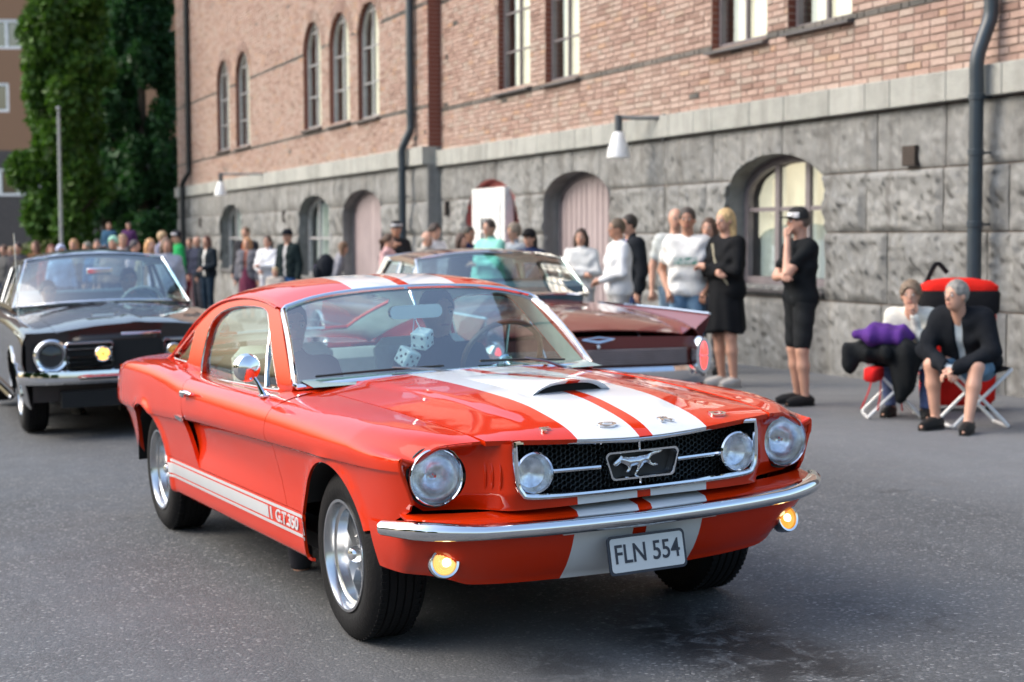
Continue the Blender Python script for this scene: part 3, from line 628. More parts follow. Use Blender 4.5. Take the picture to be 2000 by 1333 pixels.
mZh = pchip([-3.7, -1, -.62, -.27, .28, .45, .61, .70, .77, .81, .84], [.86, .895, .894, .89, .868, .853, .829, .812, .792, .775, .758])   # hood centre line
mZq = pchip([-3.7, -3.2, -2.7, -2.45, -2.2, -1.9, -1.2, -.92, -.79, -.62, -.2, .2, .6, .74, .82], [.835, .872, .880, .872, .822, .814, .820, .836, .852, .852, .843, .826, .800, .782, .757])  # at the seam
def body_yz(x, t, cove=1.0):
    x = np.asarray(x, float); W, Zc, Zs, Ys, Zq = mW(x), mZc(x), mZs(x), mYs(x), mZq(x); d = mDc(x)*cove
    nose = np.clip((x-.30)/.34, 0, 1); tail = np.clip((-2.95-x)/.6, 0, 1)
    tk = .052*nose**2+.045*tail
    K = [(W-.12-tk, .238+0*x), (W-.066-tk, .243+0*x), (W-.053-tk, .315+0*x), (W-.047-tk*.8, .41+0*x), (W-.036-d-tk*.5, .52+0*x), (W-.018+.014*nose-d-tk*.2, Zc-.022),
         (W-.002-.25*d-.002*nose, Zc+.003), (W+.002-.008*nose, Zc+.055-.012*nose), (W-.020-.024*nose, Zs-.032-.016*nose), (W-.078-.036*nose, Zs-.005*nose), ((W-.078+Ys)/2, (Zs+Zq)/2+.004), (Ys, Zq), (Ys-.12, Zq+.012)]
    return catmull([k[0]+0*x for k in K], t), catmull([k[1]+0*x for k in K], t)
ARCH = ((0.01, .312, .345), (-WB-.01, .312, .345))
def side_f(cove=1.0, sgn=-1, off=0.0):
    def f(x, t):
        y, z = body_yz(x, t, cove)
        for ax, az, ar in ARCH:
            r_ = np.hypot(x-ax, z-az); y = y+.014*np.exp(-((r_-ar)/.028)**2)*(z < .75)
        return np.stack([x, sgn*(y+off), z], -1)
    return f
def z2t(x, z, cove=1.0, hi=9.0):
    x = np.atleast_1d(np.asarray(x, float)); z = np.atleast_1d(z); lo = np.full(x.shape, .5); h = np.full(x.shape, float(hi))
    for _ in range(40):
        m_ = (lo+h)/2; zz = body_yz(x, m_, cove)[1]; lo = np.where(zz < z, m_, lo); h = np.where(zz < z, h, m_)
    return (lo+h)/2
def xz2xt(P, cove=1.0):
    """polygon in (x,z) [or (x,'t',t)] to (x,t)"""
    out = []
    for p in P:
        if len(p) == 3: out.append((p[0], p[2]))
        else: out.append((p[0], float(z2t(p[0], p[1], cove)[0])))
    return out
def dens_xz(P, st=.03):
    out = []
    for i in range(len(P)):
        a, b = P[i], P[(i+1) % len(P)]
        if len(a) == 3 or len(b) == 3: out.append(a); continue
        n = max(1, int(math.hypot(b[0]-a[0], b[1]-a[1])/st))
        out += [(a[0]+(b[0]-a[0])*k/n, a[1]+(b[1]-a[1])*k/n) for k in range(n)]
    return out
def arch_pts(i, a0, a1, n=26):
    ax, az, ar = ARCH[i]; return [(ax+ar*math.cos(R(a0+(a1-a0)*k/n)), az+ar*math.sin(R(a0+(a1-a0)*k/n))) for k in range(n+1)]

EDGE_X = pchip([3, 7, 8.6, 9.2, 10.0, 10.95], [.640, .648, .655, .665, .700, .742])
ET = np.array([10.95, 10.6, 10.2, 9.8, 9.5, 9.2, 9.0, 8.8, 8.6, 8.3, 8, 7.5, 7, 6.5, 6, 5.6, 5.2, 4.8, 4.4])
EDGE_XT = [(float(EDGE_X(t)), 0, float(t)) for t in ET]

def paint(name, stripes):
    n = N(name); c = (.62, .027, .0012); tc = n.coord()
    if stripes:
        s = n.new('ShaderNodeSeparateXYZ', {0: tc}); ay = n.math('ABSOLUTE', s.outputs[1])
        w = n.math('MULTIPLY', n.math('LESS_THAN', ay, .252), n.math('GREATER_THAN', ay, .026)); col = n.mix(w, c, (.70, .72, .74))
    else: col = c
    n.p(col=col, rough=.5, coat=1.0, coatr=.02, spec=.04); n.b.inputs['Coat IOR'].default_value = 1.42
    w = n.noise(5, 2, vec=tc); b = n.bump(w, .05, .02); n.set(n.b, 'Coat Normal', b.outputs[0])
    return n.m
PAINT = paint('orange_paint', False); PSTR = paint('orange_paint_with_white_stripes', True)
WHITE = M('white_stripe_vinyl', (.68, .70, .72), .25, coat=1, var=.02)
CHROME = M('chrome', (.80, .81, .83), .055, metal=1, var=.03)
BLACK = M('black_trim', (.012, .012, .013), .45, var=.1)
DARK = M('dark_cavity', (.006, .006, .006), .8, var=.1)
RUBBER = M('tyre_rubber', (.009, .009, .010), .7, bump=.3, bs=90, spec=.2)
ALLOY = M('polished_alloy', (.62, .64, .66), .2, metal=1, var=.08)
ALLOYG = M('grey_cast_alloy', (.26, .27, .28), .42, metal=1, var=.15)
WSG = glass('windscreen_glass', (.76, .95, .96), 2.75); SIDEG = glass('side_glass', (.82, .94, .91), 2.4)
LENS = glass('lamp_glass', (.95, .97, 1), 1.6, .03)
INT = M('pale_interior_vinyl', (.60, .66, .62), .6, bump=.1); INTD = M('dark_interior', (.03, .035, .035), .6)

T_CAR = Matrix.Rotation(-.0322272, 4, Vector((math.cos(2.69011708), math.sin(2.69011708), 0)))
car = empty('muscle_car', label='orange fastback with twin white stripes and fluffy dice, nearest car on the road', cat='car')
car.matrix_world = T_CAR
def MP(name, outer, holes=(), f=None, step=(.035, .3), mat_=None, **kw):
    return patch(name, outer, holes, f, step, mat_ or PAINT, car, **kw)
DG = [(-.545, .42), (-.60, .50), (-.645, .60), (-.655, .68), (-.645, .76), (-.615, .812)]    # front door gap
for sgn in (-1, 1):
    fl = sgn < 0; F1 = side_f(1, sgn); F0 = side_f(0, sgn)
    # rocker between the arches, front wing, door, rear quarter
    a = arch_pts(0, 180+8, 162, 6)[::-1]; b = arch_pts(1, 18, -8, 6)
    rk = [(-.34, .418), *[p for p in a if p[1] < .415], (-.31, .5, .5), (-2.40, .5, .5), *[p for p in b[::-1] if p[1] < .415], (-2.42, .418)]
    rk = [(p[0], 0, .6) if len(p) == 3 else p for p in rk]
    MP('rocker_panel', xz2xt(dens_xz(rk)), f=F1, flip=not fl)
    g = .0022
    wing = [(DG[0][0]+g, .4205)] + [(p[0]+g, p[1]) for p in DG[1:]] + [(-.60+g, 0, 9.0), (-.60, 0, 10), (-.605, 0, 10.95)] + [(x, 0, 10.95) for x in np.arange(-.5, .70, .1)] + [(.700, 0, 10.95)] + EDGE_XT + [(.62, .552), (.58, .535), (.50, .50), (.43, .47)] + \
        [p for p in arch_pts(0, 24, 160, 40)] + [(-.338, .4205)]
    MP('front_wing', xz2xt(dens_xz(wing)), f=F1, flip=not fl)
    door = [(DG[0][0]-g, .4205)] + [(p[0]-g, p[1]) for p in DG[1:]] + [(-.615-g, 0, 9.0), (-.64, 0, 9.9), (-.66, 0, 10.6), (-1.3, 0, 10.6), (-1.9, 0, 10.6), (-2.02, 0, 9.9), (-1.99, 0, 8.6), (-1.945, .72), (-1.92, .655), (-1.95, .60), (-1.93, .5), (-1.90, .4205)]
    MP('door', xz2xt(dens_xz(door)), f=F1, flip=not fl)
    if fl:
        # recess behind the scoop, then the quarter panel that forms its outer lip
        MP('scoop_duct', xz2xt(dens_xz([(-1.925, .65), (-1.953, .6), (-1.935, .5), (-1.905, .4205), (-2.1, .4205), (-2.15, .65)])), f=side_f(1, sgn, -.02), mat_=DARK, flip=not fl, thick=0)
    q = [(-1.995, .642), (-1.955, .58), (-1.885, .46), (-1.845, .4205), (-2.385, .4205)] + arch_pts(1, 18, 158, 40) + [(-3.08, .42), (-3.12, .335), (-3.3, .345), (-3.5, .40), (-3.6, .47), (-3.655, .58), (-3.675, .70), (-3.68, 0, 8.3), (-3.675, 0, 9), (-3.66, 0, 10), (-3.64, 0, 10.95)] + [(x, 0, 10.95) for x in np.arange(-3.5, -1.95, .15)] + [(-1.93, 0, 10.6), (-2.022, 0, 9.9), (-1.9945, 0, 8.6), (-1.95, .72), (-1.926, .66)]
    MP('rear_quarter_panel', xz2xt(dens_xz(q), 0), f=F0, flip=not fl, thick=.02)
    # chrome tip of the scoop
    mb = MB(); P = F0(np.array([-1.93, -2.0, -2.06, -2.06, -2.0]), z2t(np.array([-1.93, -2.0, -2.06, -2.06, -2.0]), np.array([.652, .656, .655, .64, .628]), 0)) + np.array([0, sgn*.006, 0])
    mb.add(P, [(0, 1, 2, 3, 4)]); mb.add(P-np.array([0, sgn*.01, 0]), [(0, 1, 2, 3, 4)]); mb.f += [(i, (i+1) % 5, 5+(i+1) % 5, 5+i) for i in range(5)]; mb.mi += [0]*5; mb.build('scoop_trim', CHROME, car)
    # arch liners and rolled lips
    for i in (0, 1):
        mb = MB(); ax, az, ar = ARCH[i]
        prof = [(ar+.002, .845), (ar+.01, .70), (ar+.03, .55), (ar+.0, .42), (ar-.2, .42)]
        rows = [[(ax+r_*math.cos(R(a_)), sgn*y_, az+r_*math.sin(R(a_))) for r_, y_ in prof] for a_ in range(22, 160 if i == 0 else 184, 6)]
        for row in rows:
            row[0] = (row[0][0], sgn*(float(mW(row[0][0]))-.035), row[0][2])
        mb.grid(rows); mb.build('wheel_arch_liner', DARK, car)
    # stripes along the rocker, with the lettering
    def sp_(x0, x1, z0, z1, slant=0, off=.0016, name='side_stripe', mat_=WHITE):
        MP(name, xz2xt(dens_xz([(x0, z0), (x1, z0), (x1+slant, z1), (x0, z1)], .06)), f=side_f(1, sgn, off), step=(.06, .3), mat_=mat_, flip=not fl, thick=.0015)
    def dz(x): return .008*(x+2.3)/2
    X0, X1 = -2.405, -.325
    sp_(X0+.02, X1, .397, .409); sp_(X0, X1, .318, .330); sp_(X0, -.80, .338, .389); sp_(-.775, -.755, .338, .389, 0); sp_(-.36, X1+.004, .338, .389)
    if fl:
        me = text_mesh('G.T.350', .068, .0012, spacing=.95, sx=1.35, bold=.0016)
        yc = float(side_f(1, -1)(np.array([-.55]), z2t([-.55], [.363]))[0, 1]); place_mesh(me, 'lettering', WHITE, car, Matrix.Translation((-.56, yc-.002, .363)) @ Matrix.Rotation(R(90), 4, 'X') @ Matrix.Rotation(R(.0), 4, 'Z'))
    else:
        me = text_mesh('G.T.350', .068, .0012, spacing=.95, sx=1.35, bold=.0016)
        yc = float(side_f(1, 1)(np.array([-.55]), z2t([-.55], [.363]))[0, 1]); place_mesh(me, 'lettering', WHITE, car, Matrix.Translation((-.56, yc+.002, .363)) @ Matrix.Rotation(R(180), 4, 'Z') @ Matrix.Rotation(R(90), 4, 'X'))
# ---- hood, cowl, deck
def hood_f(x, y):
    Ys, Zq, Zh = mYs(x), mZq(x), mZh(x); u = np.clip(np.abs(y)/Ys, 0, 1.3)
    z = Zq+(Zh-Zq)*(1-u**2.1); r_ = np.clip((.45*(.75+.25*np.clip((.8-x)/1.4, 0, 1))-np.abs(y))/.035, -1, 1); k = np.clip((.70-x)/.25, 0, 1)
    z = z+.007*k*(.5+.5*r_*(1.5-.5*r_*r_))-.002*k
    return np.stack([x, y, z], -1)
g = .003
lipx = lambda y: .838-.30*(y/.56)**2*.30
front = [(float(lipx(y)), y) for y in np.linspace(-.555, .555, 28)]
hood = front + [(.66, .569)] + [(x, float(mYs(x))-g) for x in np.arange(.5, -.45, -.15)] + [(-.50, .618), (-.525, .55), (-.535, .3), (-.54, 0), (-.535, -.3), (-.525, -.55), (-.50, -.618)] + [(x, -float(mYs(x))+g) for x in np.arange(-.4, .61, .15)] + [(.66, -.569)]
MP('hood', hood, f=hood_f, step=(.03, .03), mat_=PSTR, thick=.018)
cow = [(-.506, .617), (-.531, .55), (-.541, .3), (-.546, 0), (-.541, -.3), (-.531, -.55), (-.506, -.617), (-.60, -.622), (-.80, -.70), (-.84, -.66), (-.70, -.35), (-.66, 0), (-.70, .35), (-.84, .66), (-.80, .70), (-.60, .622)]
MP('cowl_panel', cow, f=hood_f, step=(.04, .04), mat_=PSTR, thick=.012)
deck = [(-3.10, .612), (-3.64, .60), (-3.665, .3), (-3.67, 0), (-3.665, -.3), (-3.64, -.60), (-3.10, -.612), (-3.05, -.3), (-3.04, 0), (-3.05, .3)]
MP('boot_lid', deck, f=lambda x, y: np.stack([x, y, mZq(x)+.01*(1-(np.abs(y)/.62)**2)], -1), step=(.05, .05), mat_=PSTR)
MP('tail_panel', [(-.70, .44), (.70, .44), (.765, .62), (.77, .80), (.6, .83), (-.6, .83), (-.77, .80), (-.765, .62)], f=lambda y, z: np.stack([-3.665+.04*(z < 0)+0*y+.12*np.clip((.6-z)/.2, 0, 1), y, z], -1), step=(.06, .06), thick=.0, flip=True)
mb = MB()
for s_ in (-1, 1):
    for k in range(3): mb.box((-3.675, s_*(.50+.07*k), .68), (.03, .05, .13), .008)
mb.build('tail_lamp', M('red_lens', (.4, .01, .01), .15, coat=1), car)
mb = MB(); mb.tube(spline([(-3.64, -.66, .50), (-3.70, -.60, .50), (-3.76, -.45, .51), (-3.78, 0, .51), (-3.76, .45, .51), (-3.70, .60, .50), (-3.64, .66, .50)]), .045, 10); mb.build('rear_bumper', CHROME, car)
# hood scoop
mb = MB(); xs = np.linspace(.335, -.36, 26); ys = np.linspace(-1, 1, 31); P = []
for x in xs:
    s_ = (.335-x)/.695; hgt = .044*(1-s_)**1.1*min(1, 1.0); hw = .128+.010*s_; row = []
    for q in ys:
        y = q*(hw+.032); pr = (1-min(1, abs(q))**3.4)*(1 if abs(q) < 1 else 0); xx = x-.025*abs(q)**2*(1-s_)
        row.append((xx, y, float(hood_f(np.array(xx), np.array(y))[2])+hgt*pr+.0005))
    P.append(row)
mb.grid(P)
rim = [(p[0]+.004, p[1], p[2]) for p in P[0]]; inn = [(p[0]-.02, p[1]*.93, max(float(hood_f(np.array(p[0]), np.array(p[1]))[2]), p[2]-.012)) for p in P[0]]
so_ = mb.build('hood_scoop', PSTR, car, smooth=60); mb = MB(); mb.grid([inn, rim, P[0]]); mb.build('scoop_lip', PSTR, so_, smooth=60)
mb = MB(); mb.add([(.29, p[1]*.95, p[2]-.006) for p in P[0]] + [(.29, p[1]*.95, float(hood_f(np.array(.3), np.array(p[1]))[2])-.002) for p in P[0]][::-1], [tuple(range(62))]); o_ = mb.build('scoop_mouth', DARK, so_, smooth=0)
for ch, x, y in (('F', .745, -.33), ('O', .762, -.105), ('R', .762, .12), ('D', .745, .35)):
    me = text_mesh(ch, .052, .004, sx=1.7, bold=.0012); z = float(hood_f(np.array(x), np.array(y))[2])
    place_mesh(me, 'hood_letter', CHROME, car, Matrix.Translation((x, y, z+.004)) @ Matrix.Rotation(R(13), 4, 'Y') @ Matrix.Rotation(R(90), 4, 'Z'))
# ---- nose: one painted face with holes for the lamps and the grille
HL = (.692, .664)
def nose_f(y, z):
    a = np.abs(y); x = pchip([0, .40, .475, .50, .535, .57, .62, .72, .78, .81, .85], [.812, .800, .785, .772, .712, .690, .680, .690, .715, .745, .775])(a)
    e = np.clip((z-.73)/.045, 0, 1)*np.clip((a-.50)/.06, 0, 1); x = x+(.785-.02*(a > .8)-x)*e**1.6*.95
    o_ = np.clip((a-.775)/.06, 0, 1); x = x+np.clip(o_, 0, 1)*0
    b = np.clip((.60-z)/.05, 0, 1); x = x-.03*b*np.clip((a-.3)/.3, 0, 1)
    return np.stack([x, y, z], -1)
_ey, _ez = body_yz(EDGE_X(ET), ET); EDGE = [(-(float(y)-.004), float(z)-.003*(t > 9.2)) for y, z, t in zip(_ey, _ez, ET)]     # top inner ... down the outside
lipz = lambda y: float(hood_f(np.array(lipx(y)), np.array(float(y)))[2])
_nf0 = nose_f; _EA = np.array([(a_, b_) for a_, b_ in densify([(y/.004, z/.004) for y, z in EDGE[2:]], 1.5)[:-90]])*.004 if 0 else np.array([(EDGE[i][0]+(EDGE[i+1][0]-EDGE[i][0])*k/8, EDGE[i][1]+(EDGE[i+1][1]-EDGE[i][1])*k/8, float(EDGE_X(ET[i]))) for i in range(1, len(EDGE)-1) for k in range(8)])
def nose_f(y, z):
    y = np.asarray(y, float); z = np.asarray(z, float); a = np.abs(y)
    x = pchip([0, .40, .475, .50, .535, .57, .62, .70, .80], [.812, .800, .785, .765, .710, .682, .660, .632, .618])(a)
    sh = a.shape; A = a.ravel(); Z = z.ravel(); dmin = np.full(A.shape, 9.); xe = np.full(A.shape, .79)
    for q in _EA:
        d_ = np.hypot(A+q[0], Z-q[1]); k = d_ < dmin; dmin = np.where(k, d_, dmin); xe = np.where(k, q[2], xe)
    dmin = dmin.reshape(sh); xe = xe.reshape(sh); r_ = np.clip(1-(dmin-.004)/.045, 0, 1); r_ = r_*r_*(3-2*r_)
    w = np.clip((a-.50)/.05, 0, 1); x = x+(xe-.004-x)*r_*w
    x = x-.03*np.clip((.60-z)/.05, 0, 1)*np.clip((a-.3)/.3, 0, 1)*(1-r_)
    return np.stack([x, y, z], -1)
GR = [(-.474, lipz(.474)-.012), (-.47, .65), (-.455, .604), (-.42, .586), (-.25, .580), (0, .579)]
top = [(-.53, lipz(.53)-.012), (-.50, lipz(.5)-.012)]
low = [(-.72, .548), (-.5, .545), (-.25, .548), (0, .55)]
half = EDGE[::-1]+top+GR                        # from low outside, up, over the brow, down the grille side to the centre
face_out = half+[(-y, z) for y, z in half[::-1][1:]]+[(-y, z) for y, z in low[:-1]]+low[::-1]
for s_ in (-1, 1):
    mb = MB(); mb.tube([(float(EDGE_X(t))-.004, s_*(-e_[0]-.004), e_[1]-.003) for e_, t in list(zip(EDGE, ET))[1:]], .0085, 8); mb.build('lamp_bezel', PAINT, car)
MP('nose_panel', face_out[::-1], holes=[circ(HL, .099, 48), circ((-HL[0], HL[1]), .099, 48)], f=nose_f, step=(.016, .016), mat_=PSTR, thick=.02)
for s_ in (-1, 1):
    for k in range(3):
        mb = MB(); y = s_*(.508+.016*k); x = float(nose_f(np.array([y]), np.array([.66]))[0, 0]); mb.tube([(x-.004, y, .61), (x+.001, y, .63), (x+.002, y, .66), (x+.001, y, .69), (x-.004, y, .71)], [.001, .005, .006, .005, .001], 8); mb.build('louvre', PAINT, car)
    # headlamp: bucket ring, chrome ring, lens
    c = (.643, s_*HL[0], HL[1]); mb = MB().at((c[0], c[1], c[2]))
    mb.lathe([(.0965, .004), (.0955, .014), (.093, .017), (.0895, .012), (.089, -.01)], 48, 'x'); hl = mb.build('headlamp', CHROME, car)
    mb = MB().at(c); mb.lathe([(.103, -.012), (.102, -.004), (.097, -.004), (.096, -.045)], 40, 'x'); mb.build('lamp_gasket', BLACK, hl)
    mb = MB().at(c); mb.lathe([(.092, .004), (.09, -.02), (.075, -.05), (.04, -.075), (.001, -.085)], 40, 'x'); mb.build('reflector', M('lamp_reflector', (.75, .76, .78), .22, metal=1, var=.3, vs=40), hl)
    mb = MB().at(c); mb.lathe([(.0895, .004), (.085, .014), (.07, .024), (.045, .029), (.02, .031), (.0005, .0315)], 48, 'x')
    for k in range(-8, 9):                     # fluting of the sealed beam
        y = k*.0098; h = math.sqrt(max(0, .085**2-y*y)); mb.tube([(.024-.35*(y*y+hh*hh), y, hh) for hh in np.linspace(-h, h*.75, 7)], .0011, 4)
    mb.build('lens', LENS, hl, smooth=60)
    mb = MB().at(c); mb.ball((-.03, 0, .0), (.02, .018, .014), 10); mb.build('bulb_shield', CHROME, hl)
# ---- grille
loop = [(-.470, lipz(.47)-.012), (-.466, .65), (-.452, .607), (-.418, .589), (-.25, .5835), (0, .5825)]; loop = loop+[(-y, z) for y, z in loop[::-1][1:]]
topl = [(y, lipz(y)-.010) for y in np.linspace(.47, -.47, 20)][1:-1]
ring = [(float(nose_f(np.array([y]), np.array([z]))[0, 0])+.006, y, z) for y, z in spline(loop, 4)] + [(float(lipx(y))-.010-.016*(y/.47)**2, y, z) for y, z in topl]
gr = empty('grille'); gr.parent = car
mb = MB(); mb.tube(ring, .0098, 8, closed=True); mb.build('chrome_surround', CHROME, gr)
mb = MB(); rows = [[(p[0]-d_, p[1]*k_, .66+(p[2]-.66)*k_) for p in ring] for d_, k_ in ((.0, 1), (.035, .985), (.075, .95))]; mb.grid(rows, closev=True); mb.build('grille_shroud', M('black_enamel', (.01, .012, .016), .25, coat=.6), gr)
mb = MB(); mb.add([(.70, p[1]*1.0, p[2]) for p in ring], [tuple(range(len(ring)))]); mb.build('grille_back', DARK, gr, smooth=0)
mb = MB(); hexr = .0105; L2 = np.array([(p[1]*.965, .66+(p[2]-.66)*.95) for p in ring]); r3 = math.sqrt(3)
cells = []
for i in range(-30, 31):
    for j in range(-12, 13):
        y = i*1.5*hexr; z = .66+(j+.5*(i % 2))*r3*hexr
        cells.append((y, z))
cells = np.array(cells); cells = cells[inpoly(cells, L2)]
for y, z in cells:
    xg = .758-.05*(y/.47)**2; v = []; 
    for k in range(6):
        a = math.pi/3*k; v.append((xg, y+hexr*1.0*math.cos(a), z+hexr*math.sin(a)))
    for k in range(6):
        a = math.pi/3*k; v.append((xg+.001, y+hexr*.80*math.cos(a), z+hexr*.80*math.sin(a)))
    for k in range(6):
        a = math.pi/3*k; v.append((xg-.014, y+hexr*.80*math.cos(a), z+hexr*.80*math.sin(a)))
    f_ = [(k, (k+1) % 6, 6+(k+1) % 6, 6+k) for k in range(6)]+[(6+k, 6+(k+1) % 6, 12+(k+1) % 6, 12+k) for k in range(6)]
    mb.add(v, f_)
mb.build('honeycomb_mesh', M('grille_grey', (.045, .055, .06), .35, metal=.6, var=.2), gr, smooth=0, kind='stuff')
for y0, y1 in ((-.335, -.150), (.150, .335), (-.462, -.475), (.462, .475)):
    mb = MB(); xa, xb = .790-.05*(y0/.47)**2, .790-.05*(y1/.47)**2
    n_ = [(-.006, -.008), (.002, -.010), (.012, 0), (.002, .010), (-.006, .008)]
    mb.tube([(xa, y0, .662), (xb, y1, .662)], .0085, 8); mb.build('grille_bar', CHROME, gr)
for z0, z1 in ((.583, .622), (.70, .752)):
    mb = MB(); mb.box((.785, 0, (z0+z1)/2), (.018, .008, z1-z0), .002); mb.build('grille_bar', CHROME, gr)
fr = rrect(-.132, .612, .132, .712, .018); fr = [(y+(.012 if z > .66 else -.006)*np.sign(y), z) for y, z in fr]
mb = MB(); n_ = len(fr)
rows = []
for xo, k in ((.804, 1.0), (.814, .98), (.814, .90), (.806, .86), (.772, .84)): rows.append([(xo-.05*(y/.47)**2*.5, y*(1-(1-k)*.55), .662+(z-.662)*(1-(1-k)*1.6)) for y, z in fr])
rows = [[(.765, y, z) for _, y, z in rows[0]]]+rows
mb.grid(rows, closev=True); mb.build('emblem_frame', CHROME, gr, smooth=40)
mb = MB(); mb.add([(.768, y*.93, .662+(z-.662)*.83) for y, z in fr], [tuple(range(n_))]); mb.build('emblem_backing', BLACK, gr, smooth=0)
# running horse emblem (nose towards the car's right)
H = [(-.098, .010), (-.093, .018), (-.083, .025), (-.074, .033), (-.068, .040), (-.064, .034), (-.055, .033), (-.043, .030), (-.030, .030), (-.012, .029), (.004, .032), (.020, .032), (.032, .034), (.046, .040), (.060, .042), (.074, .043), (.088, .046), (.080, .038), (.066, .034), (.050, .030), (.042, .024), (.040, .014), (.042, .005), (.050, .0), (.060, .001), (.068, -.005), (.060, -.006), (.048, -.006), (.036, -.001), (.028, .006), (.016, .006), (.010, -.002), (.0, -.011), (-.010, -.022), (-.018, -.035), (-.024, -.035), (-.018, -.024), (-.010, -.010), (-.010, .001), (-.022, .000), (-.032, -.002), (-.035, -.012), (-.045, -.020), (-.053, -.018), (-.047, -.012), (-.043, -.004), (-.050, .004), (-.060, .010), (-.070, .014), (-.080, .008), (-.090, .004)]
Hs = spline(H, 2, True); UVh, Fh = tri_domain(Hs, [], (.004, .004)); Bd = np.array(Hs)
dd = np.sqrt(((UVh[:, None]-Bd[None])**2).sum(-1)).min(1); xh = .79+np.minimum(dd, .012)*.7
mb = MB(); mb.add(np.stack([xh, UVh[:, 0]*1.05, .655+UVh[:, 1]*1.0], 1), Fh); mb.prism([(y*1.05, .655+z) for y, z in Hs], .782, .79, 'yz'); mb.build('horse_emblem', M('satin_chrome', (.72, .73, .75), .2, metal=1), gr, smooth=50)
for s_ in (-1, 1):
    c = (.775, s_*.398, .664); mb = MB().at(c)
    mb.lathe([(.062, -.05), (.070, .0), (.071, .014), (.066, .019), (.062, .012)], 40, 'x'); fg = mb.build('fog_lamp', CHROME, gr)
    mb = MB().at(c); mb.lathe([(.062, .01), (.05, -.015), (.02, -.03), (.001, -.032)], 32, 'x'); mb.build('reflector', bpy.data.materials['lamp_reflector'], fg)
    mb = MB().at(c); mb.lathe([(.063, .012), (.05, .021), (.03, .027), (.0005, .029)], 32, 'x'); mb.box((.026, 0, 0), (.006, .12, .004))
    for k in range(-5, 6):
        y = k*.0095; h = math.sqrt(.056**2-y*y); mb.tube([(.022-.3*(y*y+hh*hh), y, hh) for hh in np.linspace(-h, h, 5)], .0009, 4)
    mb.build('lens', LENS, fg, smooth=60)
# ---- stone guard above the bumper, valance, bumper
bumx = pchip([0, .35, .55, .68, .76, .82, .868], [.862, .842, .812, .775, .735, .675, .60]); 
def defl(y, v):      # v 0 = rear top, 1 = front lip
    a = np.abs(y); x = (bumx(a)-.115)+.075*v; z = .536-.014*v+.010*(a/.8)**2-.014*np.clip((v-.85)/.15, 0, 1)
    return np.stack([x, y, z], -1)
MP('stone_guard', [(-.80, 0), (.80, 0), (.80, 1), (-.80, 1)], f=defl, step=(.04, .12), mat_=PSTR, flip=True, thick=.01)
def val_f(s_, v):    # s_: arc position across the car (-1..1), v 0 bottom .. 1 top
    a = np.abs(s_); yy = pchip([0, .5, .7, .82, .90, .96, 1], [0, .46, .65, .755, .80, .818, .826])(a); xt = pchip([0, .3, .5, .7, .82, .90, .96, 1], [.800, .795, .782, .748, .698, .618, .50, .362])(a)
    zb = pchip([0, .3, .62, .70, .78, .9, 1], [.268, .274, .288, .312, .322, .328, .335])(a); zt = .50+0*a; z = zb+(zt-zb)*v; bk = pchip([0, .25, .6, 1], [.14, .085, .035, 0])(v)
    return np.stack([xt-bk*np.clip((1-a)/.25, 0, 1)-.085*(1-v)**1.2*np.clip((a-.68)/.15, 0, 1)*np.clip((1-a)/.06, 0, 1), np.sign(s_)*(yy-.035*(1-v)**1.5*np.clip((a-.7)/.2, 0, 1)), z], -1)
e0 = [(s_, 0) for s_ in np.linspace(-1, 1, 50)]
MP('front_valance', e0+[(1, 1)]+[(-1, 1)], f=val_f, step=(.03, .12), mat_=PSTR, thick=.012)
# recess for the plate: raised frame panel
mb = MB(); mb.tube([(float(bumx(abs(y)))-.06, y, .452+.0*y) for y in np.linspace(-.3, .3, 9)], .006, 6); mb.build('plate_lip', WHITE, car)
bp = [(y, float(bumx(abs(y)))) for y in np.linspace(0, .868, 26)]; bp = [(-a_, b_) for a_, b_ in bp[::-1]][:-1]+bp
prof = [(-.030, .036), (-.012, .041), (.006, .036), (.018, .022), (.022, .002), (.018, -.018), (.004, -.034), (-.014, -.040), (-.030, -.036)]
mb = MB(); P = []
for i, (y, x) in enumerate(bp):
    a_, b_ = bp[max(0, i-1)], bp[min(len(bp)-1, i+1)]; t = np.array([b_[1]-a_[1], b_[0]-a_[0]]); t /= np.hypot(*t); nn_ = np.array([t[1], -t[0]])
    e = max(0, (abs(y)-.60)/.268); hh = 1+.18*min(1, e*1.6)-.45*max(0, e-.75)*2.2; zc = .482+.012*(abs(y)/.868)**2+.012*min(1, e)
    P.append([(x+nn_[0]*p*1.0-.012, y+nn_[1]*p, zc+q*hh*.68) for p, q in prof])
mb.grid(P, closev=True); mb.add(P[0], [tuple(range(9))]); mb.add(P[-1], [tuple(range(8, -1, -1))]); fb = mb.build('front_bumper', CHROME, car, smooth=60)
